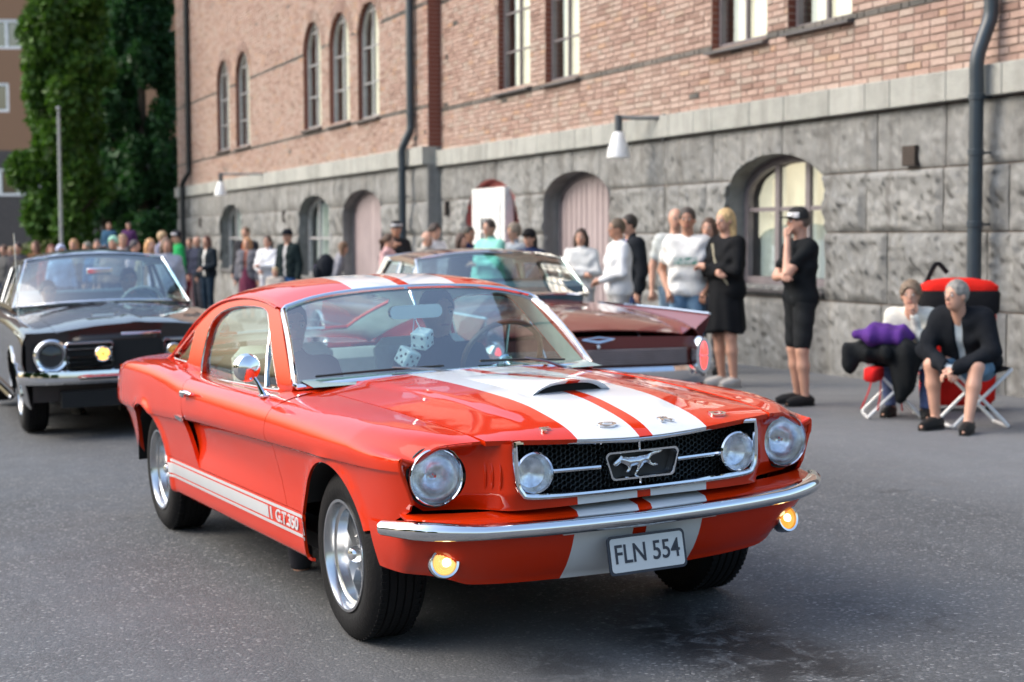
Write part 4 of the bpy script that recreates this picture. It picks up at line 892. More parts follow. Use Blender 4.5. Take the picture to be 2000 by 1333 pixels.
for s_ in (-1, 1):
    mb = MB().at((float(val_f(np.array([s_*.738]), np.array([.45]))[0, 0])-.002, s_*.682, .380), (0, R(-12), R(s_*10)))
    mb.lathe([(.050, -.03), (.052, .004), (.048, .014), (.041, .012), (.039, .002)], 32, 'x'); ts = mb.build('turn_signal', CHROME, car)
    e_ = N('amber_lamp_lit'); e_.p(col=(.9, .45, .08), rough=.3, emit=(1, .42, .05) if s_ > 0 else (1, .66, .22), es=.38, coat=1)
    mb = MB().at((float(val_f(np.array([s_*.738]), np.array([.45]))[0, 0])+.000, s_*.682, .380), (0, R(-12), R(s_*10)))
    mb.lathe([(.039, 0), (.036, .006), (.034, .004), (.031, .009), (.028, .007), (.025, .011), (.022, .009), (.017, .013), (.0005, .013)], 28, 'x'); mb.build('lens', e_.m, ts, smooth=20)
    eb_ = N('bulb_glow'); eb_.p(col=(1, .8, .4), emit=(1, .78, .38), es=2.2, rough=.4); mb = MB().at((float(val_f(np.array([s_*.738]), np.array([.45]))[0, 0])+.010, s_*.682, .380)); mb.ball((0, s_*-.004, .002), (.010, .017, .017), 12); mb.build('bulb', eb_.m, ts)
# plate
PX, PZ = .822, .362
mb = MB().at((PX, 0, PZ), (0, R(-10), 0)); mb.prism(rrect(-.152, -.066, .152, .066, .018), -.004, .0, 'yz'); pl = mb.build('number_plate', M('plate_navy', (.012, .016, .035), .35), car)
mb = MB().at((PX, 0, PZ), (0, R(-10), 0)); mb.prism(rrect(-.142, -.057, .142, .057, .012), .0, .0025, 'yz'); mb.build('plate_face', M('plate_white', (.62, .63, .63), .35, var=.03), pl)
me = text_mesh('FLN 554', .090, .0012, sx=.60, spacing=1.0, bold=.0008)
xs_ = np.array([v.co.x for v in me.vertices]); k_ = .252/(xs_.max()-xs_.min()); me.transform(Matrix.Translation((0, 0, 0)) @ Matrix.Diagonal((k_, 1.0, 1, 1)) @ Matrix.Translation((-(xs_.max()+xs_.min())/2, 0, 0)))
place_mesh(me, 'lettering', bpy.data.materials['plate_navy'], pl, Matrix.Translation((PX, 0, PZ)) @ Matrix.Rotation(R(-10), 4, 'Y') @ Matrix.Translation((.0034, 0, 0)) @ Matrix.Rotation(R(90), 4, 'Z') @ Matrix.Rotation(R(90), 4, 'X'))
# ---- greenhouse
rail = pchip([-2.9, -2.82, -2.44, -2.24, -2.0, -1.7, -1.4, -1.19], [.862, .872, 1.068, 1.145, 1.186, 1.203, 1.190, 1.163])
rail2 = pchip([-3.2, -3.0, -2.8, -2.6, -2.44, -2.24, -2.0, -1.7, -1.4, -1.19], [.885, .935, .985, 1.03, 1.070, 1.145, 1.186, 1.203, 1.190, 1.163])
roofc = pchip([-3.2, -2.8, -2.4, -2.0, -1.7, -1.45, -1.24, -1.15], [.935, 1.10, 1.215, 1.275, 1.288, 1.275, 1.238, 1.215])
def yg(z, x=None): return .700-.105*np.clip((z-.85)/.36, 0, 1.3)**1.15
def gh_f(sgn, off=0): return lambda x, z: np.stack([x, sgn*(yg(z)+off), z], -1)
win = spline([(-.985, .838), (-1.3, .831), (-1.7, .826), (-2.16, .819), (-2.2, .84), (-2.216, .95), (-2.20, 1.06), (-2.11, 1.118), (-1.95, 1.152), (-1.74, 1.168), (-1.5, 1.168), (-1.375, 1.155), (-1.31, 1.115), (-1.14, .976), (-1.0, .862)], 3, True)
qwin = [(-2.475, .872), (-2.70, .877), (-2.755, .888), (-2.72, .908), (-2.47, 1.035), (-2.445, 1.03), (-2.45, .89)]
def rail_z(x): return rail(x)
for sgn in (-1, 1):
    top_ = [(x, float(rail(x))) for x in np.linspace(-1.2, -2.85, 34)]
    outl = [(-.80, .846), (-.79, .862)] + [(-.79-.40*k/6, .862+.301*k/6) for k in range(1, 6)] + top_ + [(-2.85, .845), (-2.5, .845), (-2.25, .80), (-1.5, .79)]
    MP('side_frame', outl, holes=[win, qwin], f=gh_f(sgn), step=(.03, .03), flip=sgn > 0, thick=.03)
    MP('side_lining', outl, holes=[win, qwin], f=gh_f(sgn, -.032), step=(.06, .06), mat_=INT, flip=sgn < 0, thick=0)
    sgl = MP('side_window', [(p[0], p[1]) for p in win], f=gh_f(sgn, -.022), step=(.06, .06), mat_=SIDEG, flip=sgn > 0, thick=0)
    MP('quarter_window', qwin, f=gh_f(sgn, -.015), step=(.06, .06), mat_=SIDEG, flip=sgn > 0, thick=0)
    mb = MB(); gf = gh_f(sgn, -.004); wp_ = np.array(win); mb.tube([tuple(p) for p in gf(wp_[:, 0], wp_[:, 1])], .0042, 6, closed=True); mb.build('window_trim', CHROME, car)
    qp = np.array(qwin); mb = MB(); mb.tube([tuple(p) for p in gf(qp[:, 0], qp[:, 1])], .005, 6, closed=True); mb.build('window_trim', CHROME, car)
    mb = MB(); gq = gh_f(sgn, -.016); mb.tube([tuple(p) for p in gq(np.array([-1.20, -1.245, -1.30]), np.array([.835, .96, 1.10]))], .007, 6); mb.build('vent_window_bar', CHROME, car)
    mb = MB(); dr = [(x, sgn*(float(yg(rail(x)))+.006), float(rail(x))+.004) for x in np.linspace(-1.22, -2.82, 24)]; mb.tube(dr, .006, 6); mb.build('drip_rail', PAINT, car)
    # pieces on the door
    mb = MB(); px, pz = -1.80, .775; py = sgn*float(body_yz(np.array([px]), z2t(px, pz))[0][0])
    mb.tube([(px-.06, py, pz), (px-.055, py+sgn*.03, pz+.004), (px+.05, py+sgn*.034, pz+.010), (px+.085, py+sgn*.022, pz+.006)], [.010, .011, .009, .005], 8); mb.ball((px-.055, py+sgn*.022, pz-.006), (.02, .018, .016), 10); mb.ball((px-.05, py, pz-.065), (.013, .01, .013), 10)
    mb.build('door_handle', CHROME, car)
    if sgn < 0:
        mx, my, mz = -.86, sgn*.80, .832
        mb = MB(); mb.tube([(mx, my, mz), (mx-.01, my+sgn*.02, mz+.05), (mx-.03, my+sgn*.045, mz+.10)], [.014, .008, .009], 8); mb.box((mx, my, mz-.002), (.07, .032, .012), .004)
        mi_ = mb.build('wing_mirror', CHROME, car); mb = MB().at((mx-.03, my+sgn*.055, mz+.115), (0, 0, R(8))); mb.lathe([(.0005, .035), (.03, .031), (.05, .018), (.0585, .0), (.058, -.012)], 32, 'x'); mb.build('mirror_shell', CHROME, mi_)
        mb = MB().at((mx-.03, my+sgn*.055, mz+.115), (0, 0, R(8))); mb.lathe([(.0005, -.010), (.057, -.010)], 32, 'x'); mb.build('mirror_glass', M('mirror_silver', (.8, .8, .8), .02, metal=1, var=0), mi_)
def roof_y(x): return yg(rail2(x))-.13*np.clip((-2.42-x)/.7, 0, 1)**.6
def roof_f(x, y):
    yr = roof_y(x); u = np.clip(np.abs(y)/yr, 0, 1); z = rail2(x)+(roofc(x)-rail2(x))*(1-u**2.5)**.62
    return np.stack([x, y, z], -1)
hx = lambda y: -1.24+.05*(y/.61)**2
BLG = [(-2.42, 0), (-2.43, .25), (-2.50, .42), (-2.58, .44), (-3.05, .37), (-3.09, .25), (-3.10, 0)]
rr_ = [(float(hx(y)), y) for y in np.linspace(-.602, .602, 25)] + [(x, float(roof_y(x))-.0005) for x in np.linspace(-1.3, -3.18, 30)]
rr_ += [(x, -y) for x, y in rr_[25:][::-1]]
bl = [(x, y) for x, y in BLG] + [(x, -y) for x, y in BLG[::-1][1:-1]]
MP('roof', rr_, holes=[bl], f=roof_f, step=(.035, .035), mat_=PSTR, thick=.014)
MP('headliner', rr_, holes=[bl], f=lambda x, y: roof_f(x, y*.99)+np.array([0, 0, -.024]), step=(.08, .08), mat_=INT, flip=True, thick=0)
for sgn in (-1, 1):
    A = [(x, sgn*float(yg(rail(x))), float(rail(x))-.002) for x in np.linspace(-2.38, -2.86, 14)]; B = [(x, sgn*float(roof_y(x)), float(rail2(x))+.001) for x in np.linspace(-2.38, -3.17, 14)]
    mb = MB(); mb.grid([[tuple(np.array(a_)*(1-k)+np.array(b_)*k) for k in (0, .33, .66, 1)] for a_, b_ in zip(A, B)], flip=sgn > 0)
    mb.grid([[b_, (b_[0], b_[1]*1.05, .86)] for b_ in B]); mb.build('rear_pillar', PAINT, car, smooth=40)
MP('rear_window', bl, f=lambda x, y: roof_f(x, y)+np.array([0, 0, -.010]), step=(.06, .06), mat_=SIDEG, thick=0)
# windscreen
def ws_f(y, v):
    q = y/.70; xb, zb = -.635-.155*q**2, .886-.030*q**2; yt = y*.87; xt = -1.238+.048*(yt/.61)**2; zt = np.minimum(1.24-.075*np.abs(yt/.61)**2.6, roof_f(xt, np.clip(yt, -.6, .6))[..., 2]-.004)
    bow = .02*np.sin(math.pi*np.clip(v, 0, 1)); return np.stack([xb+(xt-xb)*v+bow*.6, y*(1-.13*v), zb+(zt-zb)*v+bow], -1)
MP('windscreen', [(-.69, 0), (.69, 0), (.69, 1), (-.69, 1)], f=ws_f, step=(.05, .1), mat_=WSG, thick=0)
pth = [(y, 0) for y in np.linspace(-.68, .68, 20)]+[(.69, v) for v in np.linspace(.03, .95, 10)]+[(y, .985) for y in np.linspace(.67, -.67, 20)]+[(-.69, v) for v in np.linspace(.95, .03, 10)]
pp = ws_f(np.array([p[0] for p in pth]), np.array([p[1] for p in pth])); mb = MB(); mb.tube([tuple(p+np.array([.004, 0, .003])) for p in pp], .0125, 8, closed=True); mb.build('windscreen_trim', CHROME, car)
for y0, y1, x0 in ((.0, -.61, -.66), (.50, .12, -.66)):      # wipers: pivot, arm, blade
    P0 = ws_f(np.array([y0]), np.array([-.06]))[0]+np.array([.03, 0, .012]); m0 = (y0+y1)/2; Pm = ws_f(np.array([m0]), np.array([.065]))[0]+np.array([.014, 0, .018])
    mb = MB(); mb.tube([tuple(P0), tuple((P0+Pm)/2+np.array([.006, 0, .008])), tuple(Pm)], [.009, .006, .004], 6); mb.ball(tuple(P0), (.016, .016, .014), 8); w_ = mb.build('wiper', ALLOYG, car)
    bl_ = [tuple(ws_f(np.array([y_]), np.array([.045+.02*k_]))[0]+np.array([.008, 0, .012])) for k_, y_ in zip(np.linspace(0, 1, 6), np.linspace(m0+.22, y1 if y1 < -.3 else m0-.22, 6))]
    mb = MB(); mb.tube(bl_, .0055, 5); mb.build('wiper_blade', BLACK, w_)
# ---- wheels
def wheel(parent, x, y, r, w, rimr, rimmat, centre, style='five', sgn=-1, n=64):
    """y = outer face; built around the y axis, sgn is the outboard direction"""
    e = empty('wheel', (x, y, r)); e.parent = parent; o = sgn
    prof = [(rimr*.985, -.012*o), (rimr+.012, .002*o), (rimr+(r-rimr)*.45, .006*o), (r-.035, .001*o), (r-.014, -.012*o), (r-.004, -.028*o)]
    tr = []; k = 0; ww = w-.056; ng = 5
    for i in range(ng):
        a0 = -.028-ww*i/ng; a1 = -.028-ww*(i+1)/ng; tr += [(r-.001, (a0-.003)*o), (r-.001, (a1+.005)*o), (r-.009, (a1+.003)*o), (r-.009, (a1+.0)*o)]
    prof += tr+[(r-.004, (-w+.026)*o), (r-.03, -w*o), (rimr+.01, (-w+.0)*o), (rimr*.97, (-w+.02)*o)]
    mb = MB(); mb.lathe([(a, b) for a, b in prof], n, 'y')
    if r > .29 and n > 50:
        for i in range(72):                 # sipes across the shoulder of the tread
            a = 2*math.pi*i/72; c_, s_ = math.cos(a), math.sin(a); T_ = Matrix.Rotation(a, 4, 'Y')
            for yy, l_ in ((-.036, .022), (-w+.036, .022)):
                mb.T = T_; mb.box((0, yy*o, r-.0015), (.011, l_, .006)); mb.T = Matrix.Identity(4)
    mb.build('tyre', RUBBER, e, smooth=40)
    mb = MB(); mb.lathe([(rimr+.004, -.004*o), (rimr+.002, .004*o), (rimr-.008, .004*o), (rimr-.013, -.006*o), (rimr-.018, -.03*o), (rimr-.034, -.036*o), (rimr-.04, -.06*o), (rimr-.05, -.09*o), (rimr-.05, -w*o)], 56, 'y'); ri = mb.build('rim', rimmat, e, smooth=25)
    mb = MB()
    if style == 'five':
        dpt = -.072*o
        for k in range(5):
            a = 2*math.pi*k/5+.3; T_ = Matrix.Rotation(a, 4, 'Y'); mb.T = T_
            mb.add([(-.020, dpt+.012*o, .04), (.020, dpt+.012*o, .04), (.032, dpt+.002*o, rimr-.046), (-.032, dpt+.002*o, rimr-.046), (-.034, dpt-.03*o, .04), (.034, dpt-.03*o, .04), (.046, dpt-.03*o, rimr-.046), (-.046, dpt-.03*o, rimr-.046)],
                   [(0, 1, 2, 3), (0, 3, 7, 4), (1, 5, 6, 2), (3, 2, 6, 7), (0, 4, 5, 1)])
            mb.T = Matrix.Rotation(a+math.pi/5, 4, 'Y'); mb.lathe([(.012, 0), (.009, 0)], 4, 'y') if 0 else None
            mb.ball((0, dpt+.0*o, .062), (.009, .02, .009), 8)
        mb.T = Matrix.Identity(4); mb.lathe([(.001, dpt+.010*o), (.05, dpt+.010*o), (.062, dpt-.004*o), (.07, dpt-.03*o)], 32, 'y'); mb.build('spokes', centre, e, smooth=25)
        mb = MB(); mb.lathe([(.033, dpt+.008*o), (.032, dpt+.030*o), (.024, dpt+.046*o), (.012, dpt+.053*o), (.0005, dpt+.055*o)], 28, 'y'); mb.build('hub_cap', CHROME, e)
        mb = MB(); mb.lathe([(.001, -.11*o), (rimr-.05, -.11*o)], 24, 'y'); mb.build('brake_disc', M('brake_dark', (.03, .03, .03), .5, metal=.5), e)
    else:
        mb.lathe([(.0005, .0), (.04, .002*o), (.055, -.01*o), (.09, -.022*o), (rimr-.03, -.012*o), (rimr-.012, -.004*o)], 36, 'y'); mb.build('hub_cap', centre, e)
    return e
for sgn in (-1, 1):
    for x in (0, -WB): wheel(car, x, sgn*.792,   .31, .208, .203, ALLOY, ALLOYG, 'five', sgn)
# underbody and cabin shell (dark)
mb = MB(); mb.box((-1.45, 0, .33), (3.9, 1.15, .10)); mb.box((-1.35, 0, .27), (2.0, 1.42, .06)); mb.box((.30, 0, .44), (.5, 1.0, .2)); mb.build('underbody', DARK, car)
# ---- cabin
mb = MB(); P = [[(x_, y_, z_) for y_ in np.linspace(-.66, .66, 15)] for x_, z_ in ((-.64, .868), (-.80, .885), (-.92, .878), (-.98, .84), (-.99, .70), (-.97, .58))]; mb.grid(P); mb.build('dashboard', M('dash_green_grey', (.25, .33, .32), .5), car)
def seat(x, y, mat_=INT):
    e = empty('seat', (x, y, .25)); e.parent = car
    mb = MB(); mb.box((.05, 0, .14), (.50, .50, .14), .05); mb.build('cushion', mat_, e)
    mb = MB().at((-.22, 0, .18), (0, R(-14), 0)); mb.box((0, 0, .27), (.13, .50, .56), .05); mb.build('backrest', mat_, e)
seat(-1.62, -.36); seat(-1.62, .36)
mb = MB(); mb.box((-2.25, 0, .47), (.45, 1.05, .14), .05); mb.box((-2.50, 0, .68), (.14, 1.08, .42), .05); mb.box((-2.85, 0, .84), (.6, 1.1, .02)); mb.build('rear_bench', INT, car)
for sgn in (-1, 1):
    mb = MB(); mb.box((-1.4, sgn*.66, .62), (1.5, .03, .36), .008); mb.build('door_card', INT, car)
sw = empty('steering_wheel', (-1.02, .36, .90), 0); sw.parent = car; sw.rotation_euler = (0, R(-62), 0)
mb = MB(); mb.tube([(.19*math.cos(a), .19*math.sin(a), 0) for a in np.linspace(0, 2*math.pi, 33)[:-1]], .013, 8, closed=True); mb.build('rim', M('wood_brown', (.10, .05, .025), .3, coat=.5, bump=.1), sw)
mb = MB(); [mb.tube([(0, 0, -.03), (.18*math.cos(a), .18*math.sin(a), 0)], .008, 6) for a in (R(0), R(120), R(240))]; mb.ball((0, 0, -.03), (.04, .04, .02)); mb.tube([(0, 0, -.03), (0, 0, -.35)], .02, 8); mb.build('spokes', CHROME, sw)
mb = MB(); mb.prism([(a_, b_) for a_, b_ in rrect(-.125, 1.095, .125, 1.155, .028)], -1.155, -1.13, 'yz'); mb.tube([(-1.14, 0, 1.15), (-1.19, 0, 1.215)], .008, 6); mb.build('rear_view_mirror', CHROME, car)
dmat = M('furry_white', (.72, .76, .74), .8, bump=.5, bs=150)
for loc, rot, col in (((-1.10, .01, 1.005), (R(20), R(10), R(40)), 0), ((-1.12, -.055, .925), (R(-15), R(25), R(15)), 1)):
    d_ = empty('fluffy_dice', loc); tag(d_, ['upper white plush die hanging beneath the mirror inside the orange car', 'lower white plush die with five spots facing out inside the orange car'][col], 'plush dice', 'plush dice hung from the mirror')
    d_.rotation_euler = rot; d_.matrix_world = T_CAR @ Matrix.LocRotScale(Vector(loc), d_.rotation_euler, None)
    mb = MB(); mb.box((0, 0, 0), (.078, .078, .078), .006); mb.build('cube_body', dmat, d_, smooth=0)
    mb = MB()
    for q in ([(-.02, -.02), (.02, .02), (-.02, .02), (.02, -.02)] + [(0, 0)]*col): mb.ball((.039, q[0], q[1]), (.004, .007, .007), 8); mb.ball((q[0], -.039, q[1]*1.0), (.007, .004, .007), 8)
    mb.build('pip', BLACK, d_)
    iv = d_.matrix_world.inverted(); mb = MB(); a_ = iv @ (T_CAR @ Vector((-1.142, -.005, 1.10))); mb.tube([(0, 0, .036), tuple(a_)], .0025, 4); mb.build('cord', WHITE, d_)
# ================================================================ the two other cars
class Car:
    def __init__(s, name, loc, ang, label, W, Zs, Zq, Ys, wb, arch_r, rt, paint_, x0, x1, sill=.24, crease=None):
        s.root = empty(name, loc, ang, label, 'car'); s.W, s.Zs, s.Zq, s.Ys = pchip(*W), pchip(*Zs), pchip(*Zq), pchip(*Ys); s.wb = wb; s.ar = arch_r; s.rt = rt; s.P = paint_; s.x0, s.x1 = x0, x1; s.sill = sill; s.cr = crease or .66
    def yz(s, x, t):
        x = np.asarray(x, float); W, Zs, Zq, Ys = s.W(x), s.Zs(x), s.Zq(x), s.Ys(x); o = 0*x; zc = s.cr+o
        K = [(W-.12, s.sill+o), (W-.06, s.sill+.01+o), (W-.035, s.sill+.12+o), (W-.02, (s.sill+zc)/2+.03), (W-.008, zc-.03), (W, zc), (W-.006, (zc+Zs)/2+.02), (W-.03, Zs-.025), (W-.085, Zs), (Ys, Zq), (Ys-.1, Zq+.01)]
        return catmull([k[0]+o for k in K], t), catmull([k[1]+o for k in K], t)
    def f(s, sgn, off=0):
        def g(x, t): y, z = s.yz(x, t); return np.stack([x+0*y, sgn*(y+off), z], -1)
        return g
    def z2t(s, x, z):
        lo, hi = .5, 8.0
        for _ in range(30):
            m_ = (lo+hi)/2
            if float(s.yz(np.array([x]), np.array([m_]))[1][0]) < z: lo = m_
            else: hi = m_
        return (lo+hi)/2
    def poly(s, P): return [(p[0], p[2]) if len(p) == 3 else (p[0], s.z2t(p[0], p[1])) for p in dens_xz(P, .08)]
    def side(s, doors, zlow=None):
        """doors: x positions of the vertical cuts, front to back; wings and quarters fill the ends"""
        ax0, ax1 = 0, -s.wb; r = s.ar; rt = s.rt
        def arc(ax, n=20): 
            za = s.sill+.012; a0 = math.asin(np.clip((za-rt)/r, -1, 1)); return [(ax+r*math.cos(a), rt+r*math.sin(a)) for a in np.linspace(a0, math.pi-a0, n)]
        zt = s.sill+.012
        for sgn in (-1, 1):
            xs_ = [s.x1]+list(doors)+[s.x0]
            for i in range(len(xs_)-1):
                a, b = xs_[i]-.003, xs_[i+1]+.003; bot = []
                pts = [(a, zt)]
                for ax in (ax0, ax1):
                    if b < ax < a: pts += [p for p in arc(ax)]
                pts += [(b, zt), (b, 0, 7.5), (b, 0, 9.0)]+[(x, 0, 9.0) for x in np.linspace(b, a, 8)[1:]]+[(a, 0, 7.5)]
                nm = 'front_wing' if i == 0 else 'rear_quarter_panel' if i == len(xs_)-2 else 'door'
                patch(nm, s.poly(pts), [], s.f(sgn), (.09, .5), s.P, s.root, flip=sgn > 0, thick=.012)
            for ax in (ax0, ax1):
                mb = MB(); mb.grid([[(ax+(r+.002)*math.cos(a), sgn*y_, rt+(r+.002)*math.sin(a)) for y_ in (float(s.W(ax))-.03, .45)] for a in np.linspace(.0, math.pi, 20)]); mb.grid([[(ax+k*math.cos(a), sgn*.45, rt+k*math.sin(a)) for k in (.0, r)] for a in np.linspace(0, math.pi, 20)]); mb.build('wheel_arch_liner', DARK, s.root)
                mb = MB(); mb.tube([(ax+r*math.cos(a), sgn*(float(s.yz(np.array([ax+r*math.cos(a)]), np.array([s.z2t(ax+r*math.cos(a), max(s.sill+.02, rt+r*math.sin(a)))]))[0][0])+.002), rt+r*math.sin(a)) for a in np.linspace(0.05, math.pi-.05, 24)], .011, 6); mb.build('arch_trim', CHROME, s.root)
                wheel(s.root, ax, sgn*(float(s.W(ax))-.065), rt, .19, .19, ALLOY, s.hub, 'cap', sgn, 36)
    def top(s, name, a, b, crown, ridge=0, n=.0):
        ys = lambda x: float(s.Ys(x))-.003
        P = [(x, ys(x)) for x in np.linspace(a, b, 10)]+[(x, -ys(x)) for x in np.linspace(b, a, 10)]
        def g(x, y): u = np.abs(y)/s.Ys(x); return np.stack([x, y, s.Zq(x)+crown*(1-u**2)+ridge*np.clip(1-np.abs(y)/.10, 0, 1)**1.5+ridge*.8*np.clip((.85-u)/.3, 0, 1)], -1)
        return patch(name, P, [], g, (.06, .05), s.P, s.root, thick=.012, flip=a < b)
    def sheet(s, name, A, B, mat_, n=8, bow=.02, thick=0):
        """ruled bowed sheet between two 3-D polylines"""
        A, B = np.array(A), np.array(B); mb = MB(); rows = []
        for k in np.linspace(0, 1, n): rows.append(A*(1-k)+B*k+np.array([0, 0, 1])*bow*math.sin(math.pi*k))
        mb.grid(rows); return mb.build(name, mat_, s.root, smooth=60)
def arcline(x0, z0, hw, dx, dz, n=13, p=2.2):
    return [(x0+dx*abs(k)**p, hw*k, z0+dz*abs(k)**p) for k in np.linspace(-1, 1, n)]
def greenhouse(c, wb_, wt_, rt_, rb_, roofz, win_polys, belt, railw, mat_roof, crown=.05, tint=WSG, dpost=.06):
    """wb_/wt_ windscreen base/top, rt_/rb_ rear glass top/base: (x, z, halfwidth, dx, dz)"""
    A, B = arcline(*wb_[:3], *wb_[3:]), arcline(*wt_[:3], *wt_[3:]); c.sheet('windscreen', A, B, tint); C_, D_ = arcline(*rt_[:3], *rt_[3:]), arcline(*rb_[:3], *rb_[3:]); c.sheet('rear_window', C_, D_, tint, bow=.03)
    for nm, P, Q in (('windscreen_trim', A, B), ('rear_window_trim', C_, D_)):
        mb = MB(); mb.tube([tuple(p) for p in P]+[tuple(q) for q in Q[::-1]], .013, 6, closed=True); mb.build(nm, CHROME, c.root)
    xs = np.linspace(wt_[0]+wt_[3], rt_[0]+rt_[3], 12); xc = np.linspace(wt_[0], rt_[0], 12); rows = []
    for i in range(12):
        k = i/11; hw = wt_[2]*(1-k)+rt_[2]*k; ze = (wt_[1]+wt_[4])*(1-k)+(rt_[1]+rt_[4])*k; zc = wt_[1]*(1-k)+rt_[1]*k+crown*math.sin(math.pi*min(1, max(0, k)))
        ze = ze+roofz*math.sin(math.pi*k); row = []
        for q in np.linspace(-1, 1, 17): row.append((xc[i]+(xs[i]-xc[i])*abs(q)**2.2, q*(hw+.012), ze+(zc-ze)*(1-abs(q)**2.4)))
        rows.append([(row[0][0], row[0][1]*1.01, row[0][2]-.045)]+row+[(row[-1][0], row[-1][1]*1.01, row[-1][2]-.045)])
    mb = MB(); mb.grid(rows, flip=True); r_ = mb.build('roof', mat_roof, c.root, smooth=50)
    mb = MB(); mb.grid([[(p[0], p[1]*.97, p[2]-.03) for p in r__] for r__ in rows]); mb.build('headliner', INT, c.root)
    yb, yr, zb = wb_[2]+.015, wt_[2]+.02, belt
    zr = wt_[1]+wt_[4]
    def g(sgn, off=0): return lambda x, z: np.stack([x, sgn*(yb+(yr-yb)*np.clip((z-zb)/(zr-zb), 0, 1.2)+off), z], -1)
    outl = [(wb_[0]+wb_[3]+.0, wb_[1]+wb_[4]-.02), (wt_[0]+wt_[3]+.01, zr)]+[(wt_[0]+wt_[3]+(rt_[0]+rt_[3]-wt_[0]-wt_[3])*k, zr+(rt_[1]+rt_[4]-zr)*k+roofz*math.sin(math.pi*k)) for k in np.linspace(.1, .9, 9)]+[(rt_[0]+rt_[3], rt_[1]+rt_[4]), (rb_[0]+rb_[3], rb_[1]+rb_[4]-.02)]
    for sgn in (-1, 1):
        patch('side_frame', outl, win_polys, g(sgn), (.08, .08), c.Pf, c.root, flip=sgn < 0 if outl[0][0] < outl[1][0] else sgn > 0, thick=.02)
        for wp in win_polys:
            patch('side_window', wp, [], g(sgn, -.012), (.2, .2), SIDEG, c.root, flip=sgn > 0, thick=0); mb = MB(); q = np.array(wp); gg = g(sgn, .002)(q[:, 0], q[:, 1]); mb.tube([tuple(v) for v in gg], .008, 6, closed=True); mb.build('window_trim', CHROME, c.root)
def carpaint(name, c):
    n = N(name); n.p(col=c, rough=.4, coat=1, coatr=.03, spec=.2); return n.m
HUBC = M('hubcap_steel', (.55, .57, .6), .22, metal=1)
# ---- dark coupe, coming towards us on the left
BLK = carpaint('brown_black_paint', (.018, .012, .011)); a_ = math.radians(-3.6)
xw, yw = -7.91, -.64; ox, oy = xw-math.sin(-a_)*0, yw; rgt = Vector((math.sin(a_), -math.cos(a_), 0))   # the car's right-hand direction
c0 = Vector((xw, yw, 0))-rgt*.80; c0.z = float(gz(c0.x, np.float64(c0.y)))
K = Car('dark_coupe', c0, a_, 'glossy black coupe with one amber grille lamp lit, following behind the orange car', ([-3.7, -3.3, -2.6, -1, 0, .5, .68, .8], [.80, .87, .892, .895, .89, .885, .878, .86]), ([-3.7, -3, -1, -.7, 0, .5, .72, .8], [.86, .90, .905, .905, .885, .855, .83, .81]),
         ([-3.7, -3, -1, -.7, 0, .5, .72, .8], [.88, .925, .93, .925, .90, .865, .835, .815]), ([-3.7, -1, .7, .8], [.64, .68, .62, .62]), 2.69, .37, .325, BLK, -3.62, .72, crease=.60)
K.root.rotation_euler = (R(1.2), 0, a_); K.hub = HUBC; K.Pf = BLK
K.side([-.62, -1.95]); K.top('hood', .76, -.88, .05, .012); K.top('boot_lid', -3.0, -3.6, .03)
greenhouse(K, (-.82, 1.0, .76, -.20, -.045), (-1.42, 1.40, .60, .03, -.045), (-2.3, 1.385, .58, 0, -.05), (-3.05, .985, .64, .25, -.03), .012,
           [[(-1.22, .975), (-2.10, .97), (-2.07, 1.29), (-1.52, 1.31)], [(-2.17, .975), (-2.62, .98), (-2.32, 1.25), (-2.15, 1.28)]], .93, .56, BLK)
def part(name, mb, mat_, parent, **k): return mb.build(name, mat_, parent, **k)
def bar(y0, y1, z, h_, x, t=.02): mb = MB(); mb.box((x, (y0+y1)/2, z), (t, y1-y0, h_), .003); return mb
# nose
mb = MB(); mb.grid([[(.765-.05*(abs(y)/.8)**3, y, z) for z in (.44, .55, .70, .79, float(K.Zq(.76))+.05*(1-min(1, abs(y)/.62)**2)+.012-.004)] for y in np.linspace(-.84, .84, 17)]); part('nose_panel', mb, BLK, K.root)
mb = MB(); mb.add([(.772, -.80, .56), (.772, .80, .56), (.772, .80, .755), (.772, -.80, .755)], [(0, 1, 2, 3)]); part('grille_opening', mb, DARK, K.root, smooth=0)
for s_ in (-1, 1):
    y = s_*.66; mb = MB().at((.775, y, .655)); mb.lathe([(.130, -.02), (.132, .012), (.118, .026), (.100, .018), (.094, .0)], 36, 'x'); hb = part('headlamp', mb, CHROME, K.root)
    mb = MB().at((.775, y, .655)); mb.lathe([(.094, .0), (.07, -.03), (.02, -.05), (.001, -.05)], 28, 'x'); part('reflector', mb, M('reflector_dull', (.78, .80, .80), .5, metal=0, var=.3, vs=30), hb); mb = MB().at((.775, y, .655)); mb.lathe([(.094, .002), (.08, .018), (.04, .03), (.001, .033)], 28, 'x'); part('lens', mb, LENS, hb)
    g0, g1 = sorted((s_*.20, s_*.545)); fr_ = rrect(g0, .565, g1, .748, .02); mb = MB(); mb.tube([(.79, a, b) for a, b in fr_], .015, 6, closed=True); gf_ = part('grille_surround', mb, CHROME, K.root)
    for z in (.605, .64, .70): part('grille_bar', bar(g0, g1, z, .010 if z != .64 else .022, .788), CHROME, gf_)
    y = s_*.275; mb = MB().at((.79, y, .66)); mb.lathe([(.058, -.01), (.060, .008), (.052, .016), (.048, .006)], 28, 'x'); fl = part('running_lamp', mb, CHROME, K.root)
    e_ = N('amber_running_lamp'); e_.p(col=(.9, .4, .06), rough=.3, emit=(1, .50, .10), es=1.1 if s_ < 0 else .02); mb = MB().at((.79, y, .66)); mb.lathe([(.048, .004), (.03, .014), (.001, .018)], 24, 'x'); part('lens', mb, e_.m, fl); mb = MB().at((.81, y, .66)); mb.ball((0, 0, 0), .009, 8); part('bulb', mb, BLACK, fl)
mb = MB(); P = []
